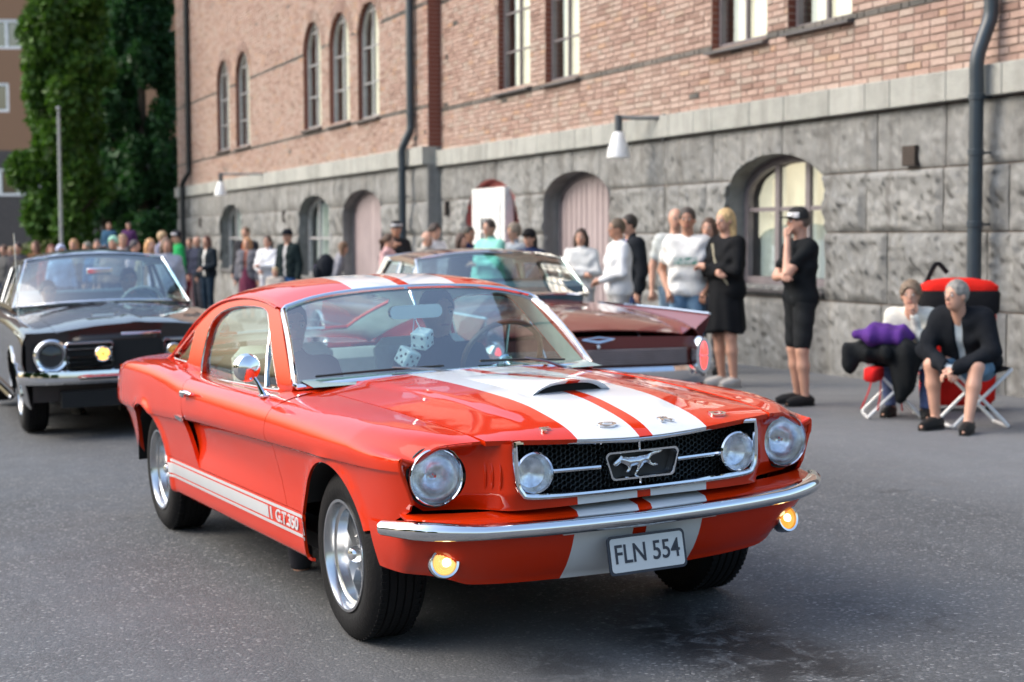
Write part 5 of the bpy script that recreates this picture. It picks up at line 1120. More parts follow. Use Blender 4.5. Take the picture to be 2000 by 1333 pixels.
for y in np.linspace(-.90, .90, 31):
    e = abs(y)/.90; x = .885-.20*e**5; P.append([(x-.02, y, .545), (x+.012, y, .538), (x+.02, y, .50), (x+.018, y, .462), (x-.004, y, .440), (x-.03, y, .445), (x-.03, y, .54)])
mb.grid(P, closev=True); mb.add(P[0], [tuple(range(7))]); mb.add(P[-1], [tuple(range(7))]); part('front_bumper', mb, CHROME, K.root, smooth=35)
mb = MB(); mb.grid([[(.74-.04*abs(y), y, z) for z in (.30, .44)] for y in np.linspace(-.8, .8, 9)]); part('front_valance', mb, BLK, K.root)
part('hood_badge', bar(-.13, .18, .805, .022, .775, .012), CHROME, K.root)
for s_ in (-1, 1):
    mb = MB(); mb.tube([(.66, s_*.862, .800), (.30, s_*.872, .825), (.18, s_*.872, .832)], [.004, .013, .003], 6); part('wing_spear', mb, CHROME, K.root)
    mb = MB(); mb.tube([(-.42, s_*.875, .255), (-2.25, s_*.875, .255)], .014, 6); part('sill_trim', mb, CHROME, K.root)
    mb = MB(); P0 = (-.60, s_*.10+.12, .955); mb.tube([P0, (-.62, P0[1]-.30, 1.0), (-.64, P0[1]-.46, 1.0)], [.012, .008, .006], 6); part('wiper', mb, ALLOYG, K.root)
    mb = MB(); mb.tube([(-.585, P0[1]-.62, .975), (-.60, P0[1]-.15, .985)], .008, 5); part('wiper_blade', mb, BLACK, K.root)
mb = MB(); mb.tube([(-.15, -.80, .89), (-.22, -.80, 1.60)], [.004, .0025], 6); part('aerial', mb, CHROME, K.root)
mb = MB(); mb.box((-1.25, 0, .32), (4.2, 1.2, .12)); mb.box((-1.6, 0, .45), (2.3, 1.5, .1)); part('underbody', mb, DARK, K.root)
mb = MB(); mb.box((-1.15, 0, .87), (.35, 1.36, .16), .04); part('dashboard', mb, INTD, K.root)
def bench(root, x, z, mat_, w=1.3):
    mb = MB(); mb.box((x+.1, 0, z), (.5, w, .16), .05); mb.box((x-.2, 0, z+.30), (.16, w, .52), .05); mb.build('bench_seat', mat_, root)
DB = M('interior_blue_grey', (.10, .16, .19), .7); bench(K.root, -1.90, .48, DB); bench(K.root, -2.5, .48, DB)
mb = MB(); mb.tube([(-1.15+.06*math.sin(a), .36+.19*math.cos(a), .93+.17*math.sin(a)) for a in np.linspace(0, 6.283, 25)[:-1]], .012, 6, closed=True); part('steering_wheel', mb, M('cream_plastic', (.5, .5, .45), .4), K.root)
mb = MB(); mb.box((-1.16, 0, 1.25), (.03, .22, .06), .01); part('rear_view_mirror', mb, CHROME, K.root)
bpy.context.view_layer.update(); KM = K.root.matrix_basis.copy()
# ---- maroon saloon with tail fins, seen from behind
MAR = carpaint('maroon_paint', (.15, .020, .018)); az = math.radians(175.43)
fwd = Vector((math.cos(az), math.sin(az), 0)); lft = Vector((-math.sin(az), math.cos(az), 0)); tail = (Vector((-5.62, 3.36, 0)))
WBC = 3.30; oh = 1.52; org = tail+fwd*(WBC+oh); org.z = float(gz(tail.x+fwd.x*2.5, np.float64(tail.y)))+.03
D = Car('finned_saloon', org, az, 'long maroon saloon with pointed tail fins parked by the building, seen from behind', ([-4.85, -4.5, -3.6, -2, 0, .7, .95], [.92, .97, 1.0, 1.01, 1.0, .97, .90]), ([-4.85, -4.4, -3.6, -2.6, 0, .9], [.72, .78, .83, .85, .83, .78]),
        ([-4.85, -4.6, -4.2, -3.6, -2.9, -1, 0, .9], [.66, .73, .79, .83, .87, .90, .90, .84]), ([-4.85, -3, 0, .9], [.76, .78, .70, .66]), WBC, .36, .34, MAR, -4.80, .92, crease=.56)
D.hub = HUBC; D.Pf = carpaint('cream_sky_reflection_pillar', (.58, .54, .44)); TAN = carpaint('tan_sky_reflection_roof', (.17, .10, .085))  # sky reflection put into the colour of pillars and roof
D.side([-.75, -1.85, -2.75]); D.top('hood', .85, -.80, .05, .01); D.top('boot_lid', -2.98, -4.78, .045, .0)
greenhouse(D, (-.95, .97, .80, -.30, -.03), (-1.35, 1.32, .66, -.02, -.05), (-2.58, 1.325, .72, .12, -.07), (-3.10, .955, .80, .22, -.02), .02,
           [[(-1.35, .95), (-1.95, .95), (-1.92, 1.24), (-1.55, 1.24)], [(-2.03, .95), (-2.46, .95), (-2.40, 1.225), (-2.0, 1.24)]], .90, .66, TAN, crown=.03)
mb = MB(); mb.grid([[(-4.83+.0*abs(y)-.10*(z < .6)*0, y, z) for z in (.36, .45, .55, .655+.02*(1-abs(y)))] for y in np.linspace(-.93, .93, 15)]); part('tail_panel', mb, MAR, D.root)
mb = MB(); mb.add([(-4.845, -.78, .44), (-4.845, .78, .44), (-4.845, .78, .575), (-4.845, -.78, .575)], [(0, 1, 2, 3)]); tg = part('rear_grille_panel', mb, M('dark_maroon_mesh', (.09, .05, .05), .5), D.root, smooth=0)
for z in np.arange(.452, .575, .016): part('rear_grille_bar', bar(-.78, .78, z, .008, -4.852, .012), M('dull_chrome', (.42, .36, .36), .5, metal=.3), tg)
mb = MB(); P = []
for y in np.linspace(-1.0, 1.0, 31): e = abs(y); x = -4.98+.22*e**6; P.append([(x+.05, y, .44), (x-.01, y, .435), (x-.03, y, .40), (x-.02, y, .33), (x+.02, y, .28), (x+.06, y, .28)])
mb.grid(P, closev=True); part('rear_bumper', mb, CHROME, D.root, smooth=35)
for s_ in (-1, 1):
    # fin: a blade rising from the shoulder, ending in a raked point
    def fin(y_, k): return [(-2.7, y_, .845), (-3.4, y_, .848), (-4.2, y_, .846), (-4.90, y_, .835), (-4.80, y_, .73), (-4.72, y_, .64), (-4.3, y_, .70), (-3.4, y_, .78), (-2.7, y_, .83)]
    A_, B_ = fin(s_*.985, 0), fin(s_*.90, 0); B_ = [(p[0]+.0, p[1]+(s_*.055 if i < 4 else 0), p[2]-(.01 if i < 4 else 0)) for i, p in enumerate(B_)]; A_ = [(p[0], p[1]-(s_*.02 if i < 4 else 0), p[2]) for i, p in enumerate(A_)]
    mb = MB(); n = len(A_); mb.add(A_+B_, [tuple(range(n)), tuple(range(2*n-1, n-1, -1))]+[(i, n+i, n+(i+1) % n, (i+1) % n) for i in range(n)]); part('tail_fin', mb, MAR, D.root, smooth=30)
    mb = MB(); mb.tube([(-2.75, s_*.962, .850), (-3.4, s_*.960, .853), (-4.2, s_*.955, .851), (-4.91, s_*.955, .840)], .012, 6); part('fin_trim', mb, CHROME, D.root)
    # bumper pod with stacked oval lamps
    mb = MB(); P = []
    for x, k in ((-4.55, .75), (-4.78, .98), (-4.92, 1.0), (-4.955, .9)): P.append([(x, s_*.88+.078*k*math.cos(a), .51+.155*k*math.sin(a)) for a in np.linspace(0, 2*math.pi, 25)[:-1]])
    mb.grid(P, closev=True); mb.add(P[-1], [tuple(range(24))]); pod = part('lamp_pod', mb, CHROME, D.root)
    e_ = N('tail_lamp_lit'); e_.p(col=(.5, .02, .02), rough=.25, emit=(1, .06, .05), es=1.3, coat=1)
    mb = MB().at((-4.955, s_*.88, .51)); mb.ball((0, 0, 0), (.025, .032, .115), 16); part('tail_lamp', mb, e_.m, pod)
    mb = MB(); mb.box((-4.972, s_*.88, .51), (.016, .075, .016), .003); part('lamp_divider', mb, CHROME, pod)
    mb = MB(); mb.box((-1.6, s_*1.012, .60), (4.6, .012, .022), .004); part('side_trim', mb, CHROME, D.root)
mb = MB(); mb.tube([(-4.855, -.14, .655), (-4.86, 0, .632), (-4.855, .14, .655)], [.006, .012, .006], 6); mb.tube([(-4.855, -.14, .655), (-4.86, 0, .672), (-4.855, .14, .655)], [.004, .006, .004], 6); part('boot_emblem', mb, CHROME, D.root)
mb = MB(); mb.ball((-4.86, 0, .595), (.012, .018, .018), 10); part('boot_lock', mb, CHROME, D.root)
mb = MB(); mb.box((-1.9, 0, .34), (5.3, 1.3, .14)); mb.box((-1.9, 0, .5), (3.0, 1.7, .1)); part('underbody', mb, DARK, D.root)
bench(D.root, -1.75, .50, DB, 1.5); bench(D.root, -2.65, .50, DB, 1.5); mb = MB(); mb.box((-1.05, 0, .90), (.3, 1.6, .12), .04); part('dashboard', mb, INTD, D.root)
# ================================================================ people: smooth-union bodies meshed with surface nets
def surfnet(f, lo, hi, h):
    lo = np.array(lo); n = np.ceil((np.array(hi)-lo)/h).astype(int)+1
    g = [lo[i]+h*np.arange(n[i]) for i in range(3)]; X, Y, Z = np.meshgrid(*g, indexing='ij'); v = f(X, Y, Z); ins = v < 0
    a = sum(ins[i:n[0]-1+i, j:n[1]-1+j, k:n[2]-1+k].astype(np.int8) for i in (0, 1) for j in (0, 1) for k in (0, 1)); act = (a > 0) & (a < 8); ids = np.full(act.shape, -1); C_ = np.argwhere(act)
    if len(C_) == 0: return np.zeros((0, 3)), []
    ids[act] = np.arange(len(C_)); s = np.zeros((len(C_), 3)); c = np.zeros(len(C_))
    cor = [(i, j, k) for i in (0, 1) for j in (0, 1) for k in (0, 1)]
    for p in cor:
        for ax in range(3):
            if p[ax]: continue
            q = list(p); q[ax] = 1; A = v[C_[:, 0]+p[0], C_[:, 1]+p[1], C_[:, 2]+p[2]]; B = v[C_[:, 0]+q[0], C_[:, 1]+q[1], C_[:, 2]+q[2]]; m_ = (A < 0) != (B < 0)
            t = np.where(m_, A/np.where(A == B, 1, A-B), 0); pos = np.repeat(np.array([p], float), len(C_), 0); pos[:, ax] = t; s += pos*m_[:, None]; c += m_
    V = lo+h*(C_+s/c[:, None]); F = []
    for ax in range(3):
        b, d = [(1, 2), (2, 0), (0, 1)][ax]; A = ins; sl0 = [slice(None)]*3; sl1 = [slice(None)]*3; sl0[ax] = slice(0, -1); sl1[ax] = slice(1, None)
        x0, x1 = A[tuple(sl0)], A[tuple(sl1)]; E = np.argwhere(x0 != x1); E = E[(E[:, b] > 0) & (E[:, d] > 0) & (E[:, b] < n[b]-1) & (E[:, d] < n[d]-1)]
        if not len(E): continue
        sgn = x0[E[:, 0], E[:, 1], E[:, 2]]; q = []
        for (ob, od) in ((0, 0), (-1, 0), (-1, -1), (0, -1)):
            e = E.copy(); e[:, b] += ob; e[:, d] += od; q.append(ids[e[:, 0], e[:, 1], e[:, 2]])
        Q = np.stack(q, 1); Q[~sgn] = Q[~sgn][:, ::-1]; Q = Q[(Q >= 0).all(1)]; F += Q.tolist()
    return V, F
def capsule(X, Y, Z, a, b, r0, r1=None, sq=1.0):
    r1 = r0 if r1 is None else r1; a = np.array(a, float); b = np.array(b, float); d = b-a; L = d@d+1e-12; px, py, pz = X-a[0], Y-a[1], Z-a[2]
    t = np.clip((px*d[0]+py*d[1]+pz*d[2])/L, 0, 1); return np.sqrt((px-t*d[0])**2/sq**2+(py-t*d[1])**2+(pz-t*d[2])**2)-(r0+(r1-r0)*t)
def ellip(X, Y, Z, c, r): 
    k = np.sqrt(((X-c[0])/r[0])**2+((Y-c[1])/r[1])**2+((Z-c[2])/r[2])**2); return (k-1)*min(r)
def smin(a, b, k=.03):
    h = np.clip(.5+.5*(b-a)/k, 0, 1); return b*(1-h)+a*h-k*h*(1-h)
def union(prims, k): 
    d = prims[0]
    for p in prims[1:]: d = smin(d, p, k)
    return d
ARM = {'down': ((-.01, .140, .635), (.03, .150, .495)), 'pocket': ((-.05, .150, .645), (.04, .105, .53)), 'crossedA': ((.045, .135, .655), (.105, -.05, .672)), 'crossedB': ((.045, .135, .645), (.10, -.03, .640)),
       'chin': ((.115, .075, .665), (.085, .02, .845)), 'hold': ((.02, .140, .645), (.135, .05, .60)), 'phone': ((.05, .14, .66), (.15, .06, .77)), 'back': ((-.06, .125, .65), (-.07, .02, .56)), 'elbow': ((.07, .12, .65), (.12, -.05, .655)),
       'wave': ((.08, .15, .78), (.10, .10, .93)), 'knee': ((.13, .15, .63), (.275, .018, .535)), 'sitchin': ((.16, .08, .57), (.105, .02, .80)), 'lap': ((.08, .14, .60), (.20, .06, .50)), 'wheel': ((.10, .15, .64), (.28, .09, .66))}
SKIN = {'fair': M('skin_fair', (.56, .31, .22), .5, var=.08), 'tan': M('skin_tan', (.42, .215, .14), .5, var=.08)}
_mc = {}
def cloth(c, rough=.85):
    k = tuple(round(x, 3) for x in c)
    if k not in _mc: _mc[k] = M('cloth_%d' % len(_mc), c, rough, var=.2, vs=6, bump=.5, bs=22, spec=.12)
    return _mc[k]
def person(loc, ang, H, label, top=(.1, .1, .1), leg=(.05, .05, .06), hair=(.05, .03, .02), arms=('down', 'down'), sleeve='long', legs='long', look=0, hairstyle='short', skin='fair', jacket=None, h=.018, shoe=(.02, .02, .02),
           pose='stand', fat=1.0, lean=0.0, extra=None, cat='person', group=None, cap=None, tilt=None, name='person', nod=0):
    root = empty(name, loc, 0, label, cat, group); root.rotation_euler = (0, 0, ang); sk = SKIN[skin]; far_ = h > .024
    Z0 = 0 if pose == 'stand' else -.255
    def J(x, y, z): return np.array([x+lean*(z-.5), y, (z if pose == 'stand' or z < .5 else .5+(z-.5)*(1-.38*max(0, lean)))+(Z0 if z > .45 else 0)])*H
    hipz = .525; Jt = {}
    for s_, nm in ((1, 'L'), (-1, 'R')):
        Jt['sh'+nm] = J(0, s_*.098, .805); e, w = ARM[arms[0 if s_ > 0 else 1]]; Jt['el'+nm] = J(e[0], s_*e[1], e[2]); Jt['wr'+nm] = J(w[0], s_*w[1], w[2]); Jt['hip'+nm] = J(0, s_*.048, hipz)
        if pose == 'stand':
            st = .012*s_; Jt['kn'+nm] = J(.012+st*.6, s_*.058, .285); Jt['an'+nm] = J(-.012+st, s_*.062, .05); Jt['toe'+nm] = J(.095+st, s_*.078, .018)
        else:
            kx = .25 if pose == 'sit' else .25; Jt['kn'+nm] = np.array([kx, s_*.10, .285])*H; Jt['an'+nm] = np.array([kx+.0+(.06 if s_ > 0 else -.03), s_*.09, .05])*H; Jt['toe'+nm] = Jt['an'+nm]+np.array([.11, s_*.02, -.03])*H
    nk = J(0, 0, .845); hd = J(.014, 0, .925); ca, sa = math.cos(look), math.sin(look)
    def rh(x, y, z): return hd+np.array([x*ca-y*sa, x*sa+y*ca, z])*H
    def torso(X, Y, Z, o):
        f_ = fat; P = [capsule(X, Y, Z, J(0, -.070, .79), J(0, .070, .79), .048*H+o, sq=.95), capsule(X, Y, Z, J(.004, -.050, .72), J(.004, .050, .72), (.064*H)*f_+o, sq=.98), capsule(X, Y, Z, J(.006*f_**3, -.036, .63), J(.006*f_**3, .036, .63), .062*H*f_**1.3+o), capsule(X, Y, Z, J(-.004, -.042, .545), J(-.004, .042, .545), .066*H*f_+o)]
        return union(P, .05)
    def arm(X, Y, Z, nm, o, part='all'):
        a, b, c = Jt['sh'+nm], Jt['el'+nm], Jt['wr'+nm]; P = [capsule(X, Y, Z, a, b if part != 'short' else a+(b-a)*.60, .031*H*(.5+.5*fat)+o, .024*H+o+(.006 if part == 'short' else 0))]
        if part != 'short': P.append(capsule(X, Y, Z, b, c, .024*H+o, .016*H+o))
        return union(P, .02)
    def legf(X, Y, Z, nm, o, part='all'):
        a, b, c = Jt['hip'+nm], Jt['kn'+nm], Jt['an'+nm]; P = [capsule(X, Y, Z, a, b if part != 'short' else a+(b-a)*.86, .052*H*(.6+.4*fat)+o, .033*H+o*(1 if part != 'short' else 1.8))]
        if part != 'short':
            P.append(capsule(X, Y, Z, b, b+(c-b)*.35, .032*H+o, .031*H+o)); P.append(capsule(X, Y, Z, b+(c-b)*.35, c, .031*H+o, .020*H+o*1.3))
        return union(P, .025)
    def body(X, Y, Z):
        P = [torso(X, Y, Z, 0), arm(X, Y, Z, 'L', 0), arm(X, Y, Z, 'R', 0), legf(X, Y, Z, 'L', 0), legf(X, Y, Z, 'R', 0), capsule(X, Y, Z, nk-np.array([0, 0, .04*H]), hd-np.array([.01, 0, .02])*H, .033*H, .031*H)]
        for nm in 'LR': P.append(capsule(X, Y, Z, Jt['an'+nm]-np.array([0, 0, .012*H]), Jt['toe'+nm], .018*H, .010*H))
        d = union(P, .022); hx_, hy_ = (X-hd[0])*ca+(Y-hd[1])*sa, -(X-hd[0])*sa+(Y-hd[1])*ca; hz_ = Z-hd[2]
        q = ellip(hx_, hy_, hz_, (-.004*H, 0, .012*H), (.054*H, .043*H, .058*H)); q = smin(q, ellip(hx_, hy_, hz_, (.014*H, 0, -.028*H), (.034*H, .031*H, .034*H)), .02)
        q = smin(q, capsule(hx_, hy_, hz_, (.046*H, 0, .008*H), (.060*H, 0, -.010*H), .0045*H, .0075*H), .008)
        for s_ in (-1, 1): q = smin(q, ellip(hx_, hy_, hz_, (-.002*H, s_*.044*H, -.002*H), (.011*H, .006*H, .017*H)), .004)
        return smin(d, q, .015)
    allp = np.array(list(Jt.values())+[hd]); lo = allp.min(0)-.16; hi = allp.max(0)+.16; lo[2] = allp.min(0)[2]-.05; lo[1] -= .04; hi[1] += .04
    V, F = surfnet(body, lo, hi, h); mb = MB(); mb.add(V, F)
    def hand(nm, s_):
        w = Jt['wr'+nm]; d = w-Jt['el'+nm]; d /= np.linalg.norm(d); upv = np.array([0, 0, 1.]) if abs(d[2]) < .8 else np.array([1., 0, 0]); sd = np.cross(d, upv); sd /= np.linalg.norm(sd); nn = np.cross(sd, d)
        c = w+d*.028*H; mb.ball(tuple(c), (.024*H*.9,)*2+(.024*H,), 10) if far_ else mb.tube([tuple(w-d*.01*H), tuple(w+d*.02*H), tuple(w+d*.05*H)], [.015*H, .022*H, .019*H], 10, sx=.75)
        if far_: mb.tube([tuple(c), tuple(c+d*.045*H-nn*.01*H)], [.017*H, .009*H], 6); return
        for k, (o_, L_) in enumerate(((-.017, .036), (-.006, .041), (.006, .039), (.016, .031))):
            b0 = w+d*.048*H+sd*o_*H; b1 = b0+(d*.6-nn*.35)*L_*H*.7; b2 = b1+(d*.25-nn*.75)*L_*H*.55; mb.tube([tuple(b0-d*.01*H), tuple(b0), tuple(b1), tuple(b2)], [.0055*H, .0053*H, .0048*H, .0035*H], 6)
        t0 = w+d*.018*H+sd*s_*.016*H; mb.tube([tuple(t0), tuple(t0+(d*.6+sd*s_*.5-nn*.2)*.022*H), tuple(t0+(d*1.1+sd*s_*.45-nn*.5)*.036*H)], [.0068*H, .006*H, .0042*H], 6)
    hand('L', 1); hand('R', -1); mb.build('body', sk, root, smooth=80)
    hh = h*1.1
    # upper garment
    if top is not None:
        hem = (.50 if legs != 'dress' else .40)
        def shirt(X, Y, Z, o=.013, sl=sleeve, hem=hem):
            P = [torso(X, Y, Z, o+(.004 if fat > 1 else 0))]
            if sl == 'long': P += [arm(X, Y, Z, 'L', o), arm(X, Y, Z, 'R', o)]
            elif sl == 'short': P += [arm(X, Y, Z, 'L', o, 'short'), arm(X, Y, Z, 'R', o, 'short')]
            d = union(P, .03)
            if legs == 'dress': d = smin(d, capsule(X, Y, Z, J(0, 0, .62), J(0, 0, .47), .078*H, .095*H, sq=.85), .04)
            if jacket is None or o > .014: d = smin(d, capsule(X, Y, Z, J(-.005, 0, .842), J(-.002, 0, .85), .040*H, .038*H), .02) if (sl == 'long' and legs != 'dress') else d
            if pose == 'stand': cut = hem*H-Z
            else: cut = (.50+Z0)*H-Z
            wr = [np.sqrt((X-Jt['wr'+n_][0])**2+(Y-Jt['wr'+n_][1])**2+(Z-Jt['wr'+n_][2])**2) for n_ in 'LR']
            wrk = .0042*np.sin(Z*38+X*11+np.sin(Y*23)*2)*(1+np.sin(Y*17+Z*9)); return np.maximum(np.maximum(d+wrk, cut), .018*H-np.minimum(*wr)) if sl == 'long' else np.maximum(d+wrk, cut)
        V, F = surfnet(shirt, lo, hi, hh); mb = MB(); mb.add(V, F); mb.build('shirt' if legs != 'dress' else 'dress_top', cloth(top), root, smooth=80)
        if jacket is not None:
            def jk(X, Y, Z):
                d = shirt(X, Y, Z, .028, 'long' if sleeve != 'short' or 1 else sleeve, hem=.47); dirx = (X-J(0, 0, .7)[0]-lean*0); gap = .014*H+.05*np.clip(Z/H-.62-Z0, 0, 1); return np.maximum(d, np.minimum(gap-np.abs(Y), dirx-0.0)*1.0)
            V, F = surfnet(jk, lo, hi, hh); mb = MB(); mb.add(V, F); mb.build('jacket', cloth(jacket), root, smooth=80)
    # lower garment
    if legs in ('long', 'short', 'knee'):
        def tr(X, Y, Z):
            pt = 'all' if legs == 'long' else 'short'; P = [legf(X, Y, Z, 'L', .012, pt), legf(X, Y, Z, 'R', .012, pt), capsule(X, Y, Z, J(-.004, -.042, .545), J(-.004, .042, .545), .066*H*fat+.009)]; d = union(P, .02)
            wa = (.565+Z0)*H; return np.maximum(np.maximum(d+.003*np.sin(Z*45+Y*20), Z-wa), .055*H-Z)
        V, F = surfnet(tr, lo, hi, hh); mb = MB(); mb.add(V, F); mb.build('trousers' if legs == 'long' else 'shorts', cloth(leg), root, smooth=80)
    elif legs in ('dress', 'skirt'):
        hm = .31 if legs == 'dress' else .30
        def dr(X, Y, Z):
            a_ = np.arctan2(Y, X); fold = .010*np.sin(a_*9+Z*4)*np.clip((.6*H-Z)/(.3*H), 0, 1); d = capsule(X, Y, Z, J(0, 0, .62), J(.005, 0, .26), .088*H, .125*H, sq=.9)+fold; return np.maximum(np.maximum(d, hm*H+.02*np.sin(a_*3)-Z), Z-.66*H)
        V, F = surfnet(dr, lo, hi, hh); mb = MB(); mb.add(V, F); mb.build('skirt', cloth(leg), root, smooth=80)
    # shoes
    for nm in 'LR':
        a_, t_ = Jt['an'+nm], Jt['toe'+nm]; d_ = (t_-a_); d_[2] = 0; d_ /= np.linalg.norm(d_); mb = MB(); a0 = np.array([a_[0], a_[1], 0])
        P = [a0-d_*.045*H, a0-d_*.02*H, a0+d_*.03*H, a0+d_*.08*H, a0+d_*.115*H]; 
        mb.tube([tuple(p+np.array([0, 0, z*H])) for p, z in zip(P, (.024, .030, .028, .021, .017))], [.020*H, .031*H, .030*H, .029*H, .018*H], 10, sx=.95); mb.tube([tuple(p+np.array([0, 0, .006*H])) for p in P], [.022*H, .027*H, .025*H, .026*H, .018*H], 8, sx=1.0); mb.v = [np.stack([v[:, 0], v[:, 1], np.maximum(v[:, 2], 0.001)], 1) for v in mb.v]
        mb.build('shoe', cloth(shoe, .5), root, smooth=60)
    # hair, cap, face
    hm_ = M('hair_%02x%02x' % (int(hair[0]*255), int(hair[2]*255)), hair, .6, var=.35, vs=30, bump=.6, bs=60)
    def hairf(X, Y, Z):
        hx_, hy_ = (X-hd[0])*ca+(Y-hd[1])*sa, -(X-hd[0])*sa+(Y-hd[1])*ca; hz_ = Z-hd[2]; d = ellip(hx_, hy_, hz_, (-.008*H, 0, .018*H), (.056*H, .048*H, .058*H))+.0018*np.sin(hy_*260+hz_*60)
        face = ellip(hx_, hy_, hz_, (.060*H, 0, -.020*H), (.058*H, .041*H, .062*H))
        if hairstyle in ('short', 'receding', 'curly'):
            if hairstyle == 'curly': d = d-.007*H+.004*np.sin(hx_*160)*np.sin(hy_*150)*np.sin(hz_*170)
            lowc = np.where(hx_ < -.0, -.030*H, .004*H)-hz_; d = np.maximum(d, lowc); 
            if hairstyle == 'receding': d = np.maximum(d, (hx_+.004*H)+(hz_-.02*H)*.5)
        else:
            if hairstyle == 'long': P = [capsule(hx_, hy_, hz_, (-.026*H, s_*.030*H, .0), (-.030*H, s_*.042*H, -.11*H), .024*H, .016*H) for s_ in (-1, -.4, .4, 1)]
            elif hairstyle == 'bob': P = [capsule(hx_, hy_, hz_, (-.012*H, s_*.034*H, .0), (-.010*H, s_*.042*H, -.055*H), .028*H, .022*H) for s_ in (-1, 0, 1)]
            else: P = [capsule(hx_, hy_, hz_, (-.05*H, 0, .03*H), (-.085*H, 0, .0), .014*H, .022*H), capsule(hx_, hy_, hz_, (-.085*H, 0, .0), (-.08*H, 0, -.07*H), .02*H, .010*H)]
            d = union([d]+P, .02)+.002*np.sin(hy_*300)
        return np.maximum(d, -face)
    if hairstyle != 'bald':
        V, F = surfnet(hairf, hd-.14*H, hd+.09*H, h*.62); mb = MB(); mb.add(V, F); mb.build('hair', hm_, root, smooth=80)
    else:
        hairstyle = 'receding'; V, F = surfnet(lambda X, Y, Z: np.maximum(hairf(X, Y, Z)+.002, Z-hd[2]-.022*H), hd-.1*H, hd+.09*H, h*.62); mb = MB(); mb.add(V, F); mb.build('hair', hm_, root, smooth=80) if len(V) else None
    if cap:
        mb = MB(); mb.at(tuple(hd), (0, 0, look)); k_ = H; mb.lathe([(.001, .082*k_), (.025*k_, .079*k_), (.045*k_, .064*k_), (.0545*k_, .040*k_), (.0565*k_, .018*k_)], 20); mb.v[-1][:, :] = mb.v[-1]
        mb.prism([(.035*k_, -.038*k_), (.075*k_, -.034*k_), (.095*k_, -.018*k_), (.100*k_, 0), (.095*k_, .018*k_), (.075*k_, .034*k_), (.035*k_, .038*k_)], .022*k_, .029*k_, 'xy'); cp = mb.build('cap', cloth(cap[0]), root, smooth=60)
        if len(cap) > 1:
            mb = MB(); mb.at(tuple(hd), (0, 0, look)); mb.lathe([(.0555*k_, .022*k_), (.0570*k_, .024*k_), (.0560*k_, .048*k_), (.054*k_, .050*k_)], 20, a0=-1.3, a1=1.3); mb.build('cap_front', M('cap_pattern', (.55, .55, .56), .8, var=.6, vs=40), cp, smooth=60)
    if not far_:
        for s_ in (-1, 1):
            mb = MB(); mb.ball(tuple(rh(.0455, s_*.0175, .006)), .0062*H, 8); e_ = mb.build('eye', M('eye_white', (.6, .58, .55), .3, var=0), root)
            mb = MB(); mb.ball(tuple(rh(.0505, s_*.0175, .006)), .0034*H, 8); mb.build('iris', BLACK, e_)
            mb = MB(); mb.tube([tuple(rh(.048, s_*.009, .0165)), tuple(rh(.049, s_*.018, .019)), tuple(rh(.044, s_*.027, .016))], .0022*H, 5); mb.build('eyebrow', hm_, root)
        mb = MB(); mb.tube([tuple(rh(.046, -.012, -.030)), tuple(rh(.050, 0, -.0285)), tuple(rh(.046, .012, -.030))], .0030*H, 6); mb.build('mouth', M('lips', (.35, .12, .10), .5), root)
    root['_'] = 0; del root['_']
    return root, rh, J, Jt
def G(x, y, dz=0): return (x, y, float(gz(x, np.float64(y)))+dz)
TOC = lambda x, y: math.atan2(-2.79-y, 5.48-x)          # angle facing the photographer's side
SPOT = 'spectators along the stone wall'
def std(x, y, turn, H, label, **k): return person(G(x, y), TOC(x, y)+R(turn), H, label, group=SPOT, **k)
# turn > 0 : body turned towards the picture's right, < 0 towards its left
std(-5.91, 5.52, -62, 1.70, 'man in black polo and dark shorts, patterned cap, hand on his mouth', top=(.010, .012, .014), leg=(.018, .02, .022), legs='short', sleeve='short', arms=('chin', 'elbow'), look=R(-8), skin='fair', cap=((.03, .03, .03), 1), hair=(.12, .09, .07), h=.014)
bl, rh_, J_, Jt_ = std(-7.89, 6.08, -48, 1.76, 'blonde woman in a black knee-length dress with arms crossed', top=(.010, .011, .013), leg=(.010, .011, .013), legs='dress', sleeve='long', arms=('crossedA', 'crossedB'), hair=(.52, .36, .17), hairstyle='long', h=.014, shoe=(.5, .48, .45), fat=1.08)
mb = MB(); mb.tube([tuple(J_(.062, -.05, .80)), tuple(J_(.085, .0, .70)), tuple(J_(.075, .07, .60)), tuple(J_(.02, .10, .52))], .009, 6, sx=1.6); mb.build('bag_strap', cloth((.45, .40, .28)), bl)
mb = MB(); mb.ball(tuple(J_(.040, 0, .785)), (.03, .035, .05)); mb.build('pink_top', cloth((.7, .06, .15)), bl)
wt, rh_, J_, Jt_ = std(-8.26, 5.86, -6, 1.78, 'smiling man in a white t-shirt with green print and jeans', top=(.74, .74, .72), leg=(.14, .24, .36), sleeve='short', arms=('pocket', 'pocket'), hair=(.04, .03, .025), h=.014, skin='tan', fat=1.02)
pr_ = N('green_print'); f_ = pr_.noise(18, 3, .6); pr_.p(col=pr_.ramp(f_, [(.42, (.06, .22, .17)), (.55, (.55, .60, .58))]), rough=.9)
mb = MB(); mb.grid([[(float(.092*1.78+.012-.25*(y*y)), y, z+.70*1.78) for z in (-.035, 0, .035)] for y in np.linspace(-.12, .12, 9)]); mb.build('shirt_print', pr_.m, wt)
std(-10.3, 6.98, 10, 1.84, 'man in a pale grey shirt standing right behind the white t-shirt man', top=(.50, .53, .52), leg=(.22, .32, .42), sleeve='short', arms=('down', 'down'), hair=(.25, .2, .17), hairstyle='receding', h=.02)
std(-9.40, 6.86, -20, 1.71, 'brown-haired woman peeking between the white t-shirt man and the blonde', top=(.35, .33, .3), hair=(.07, .035, .02), hairstyle='bob', h=.02)
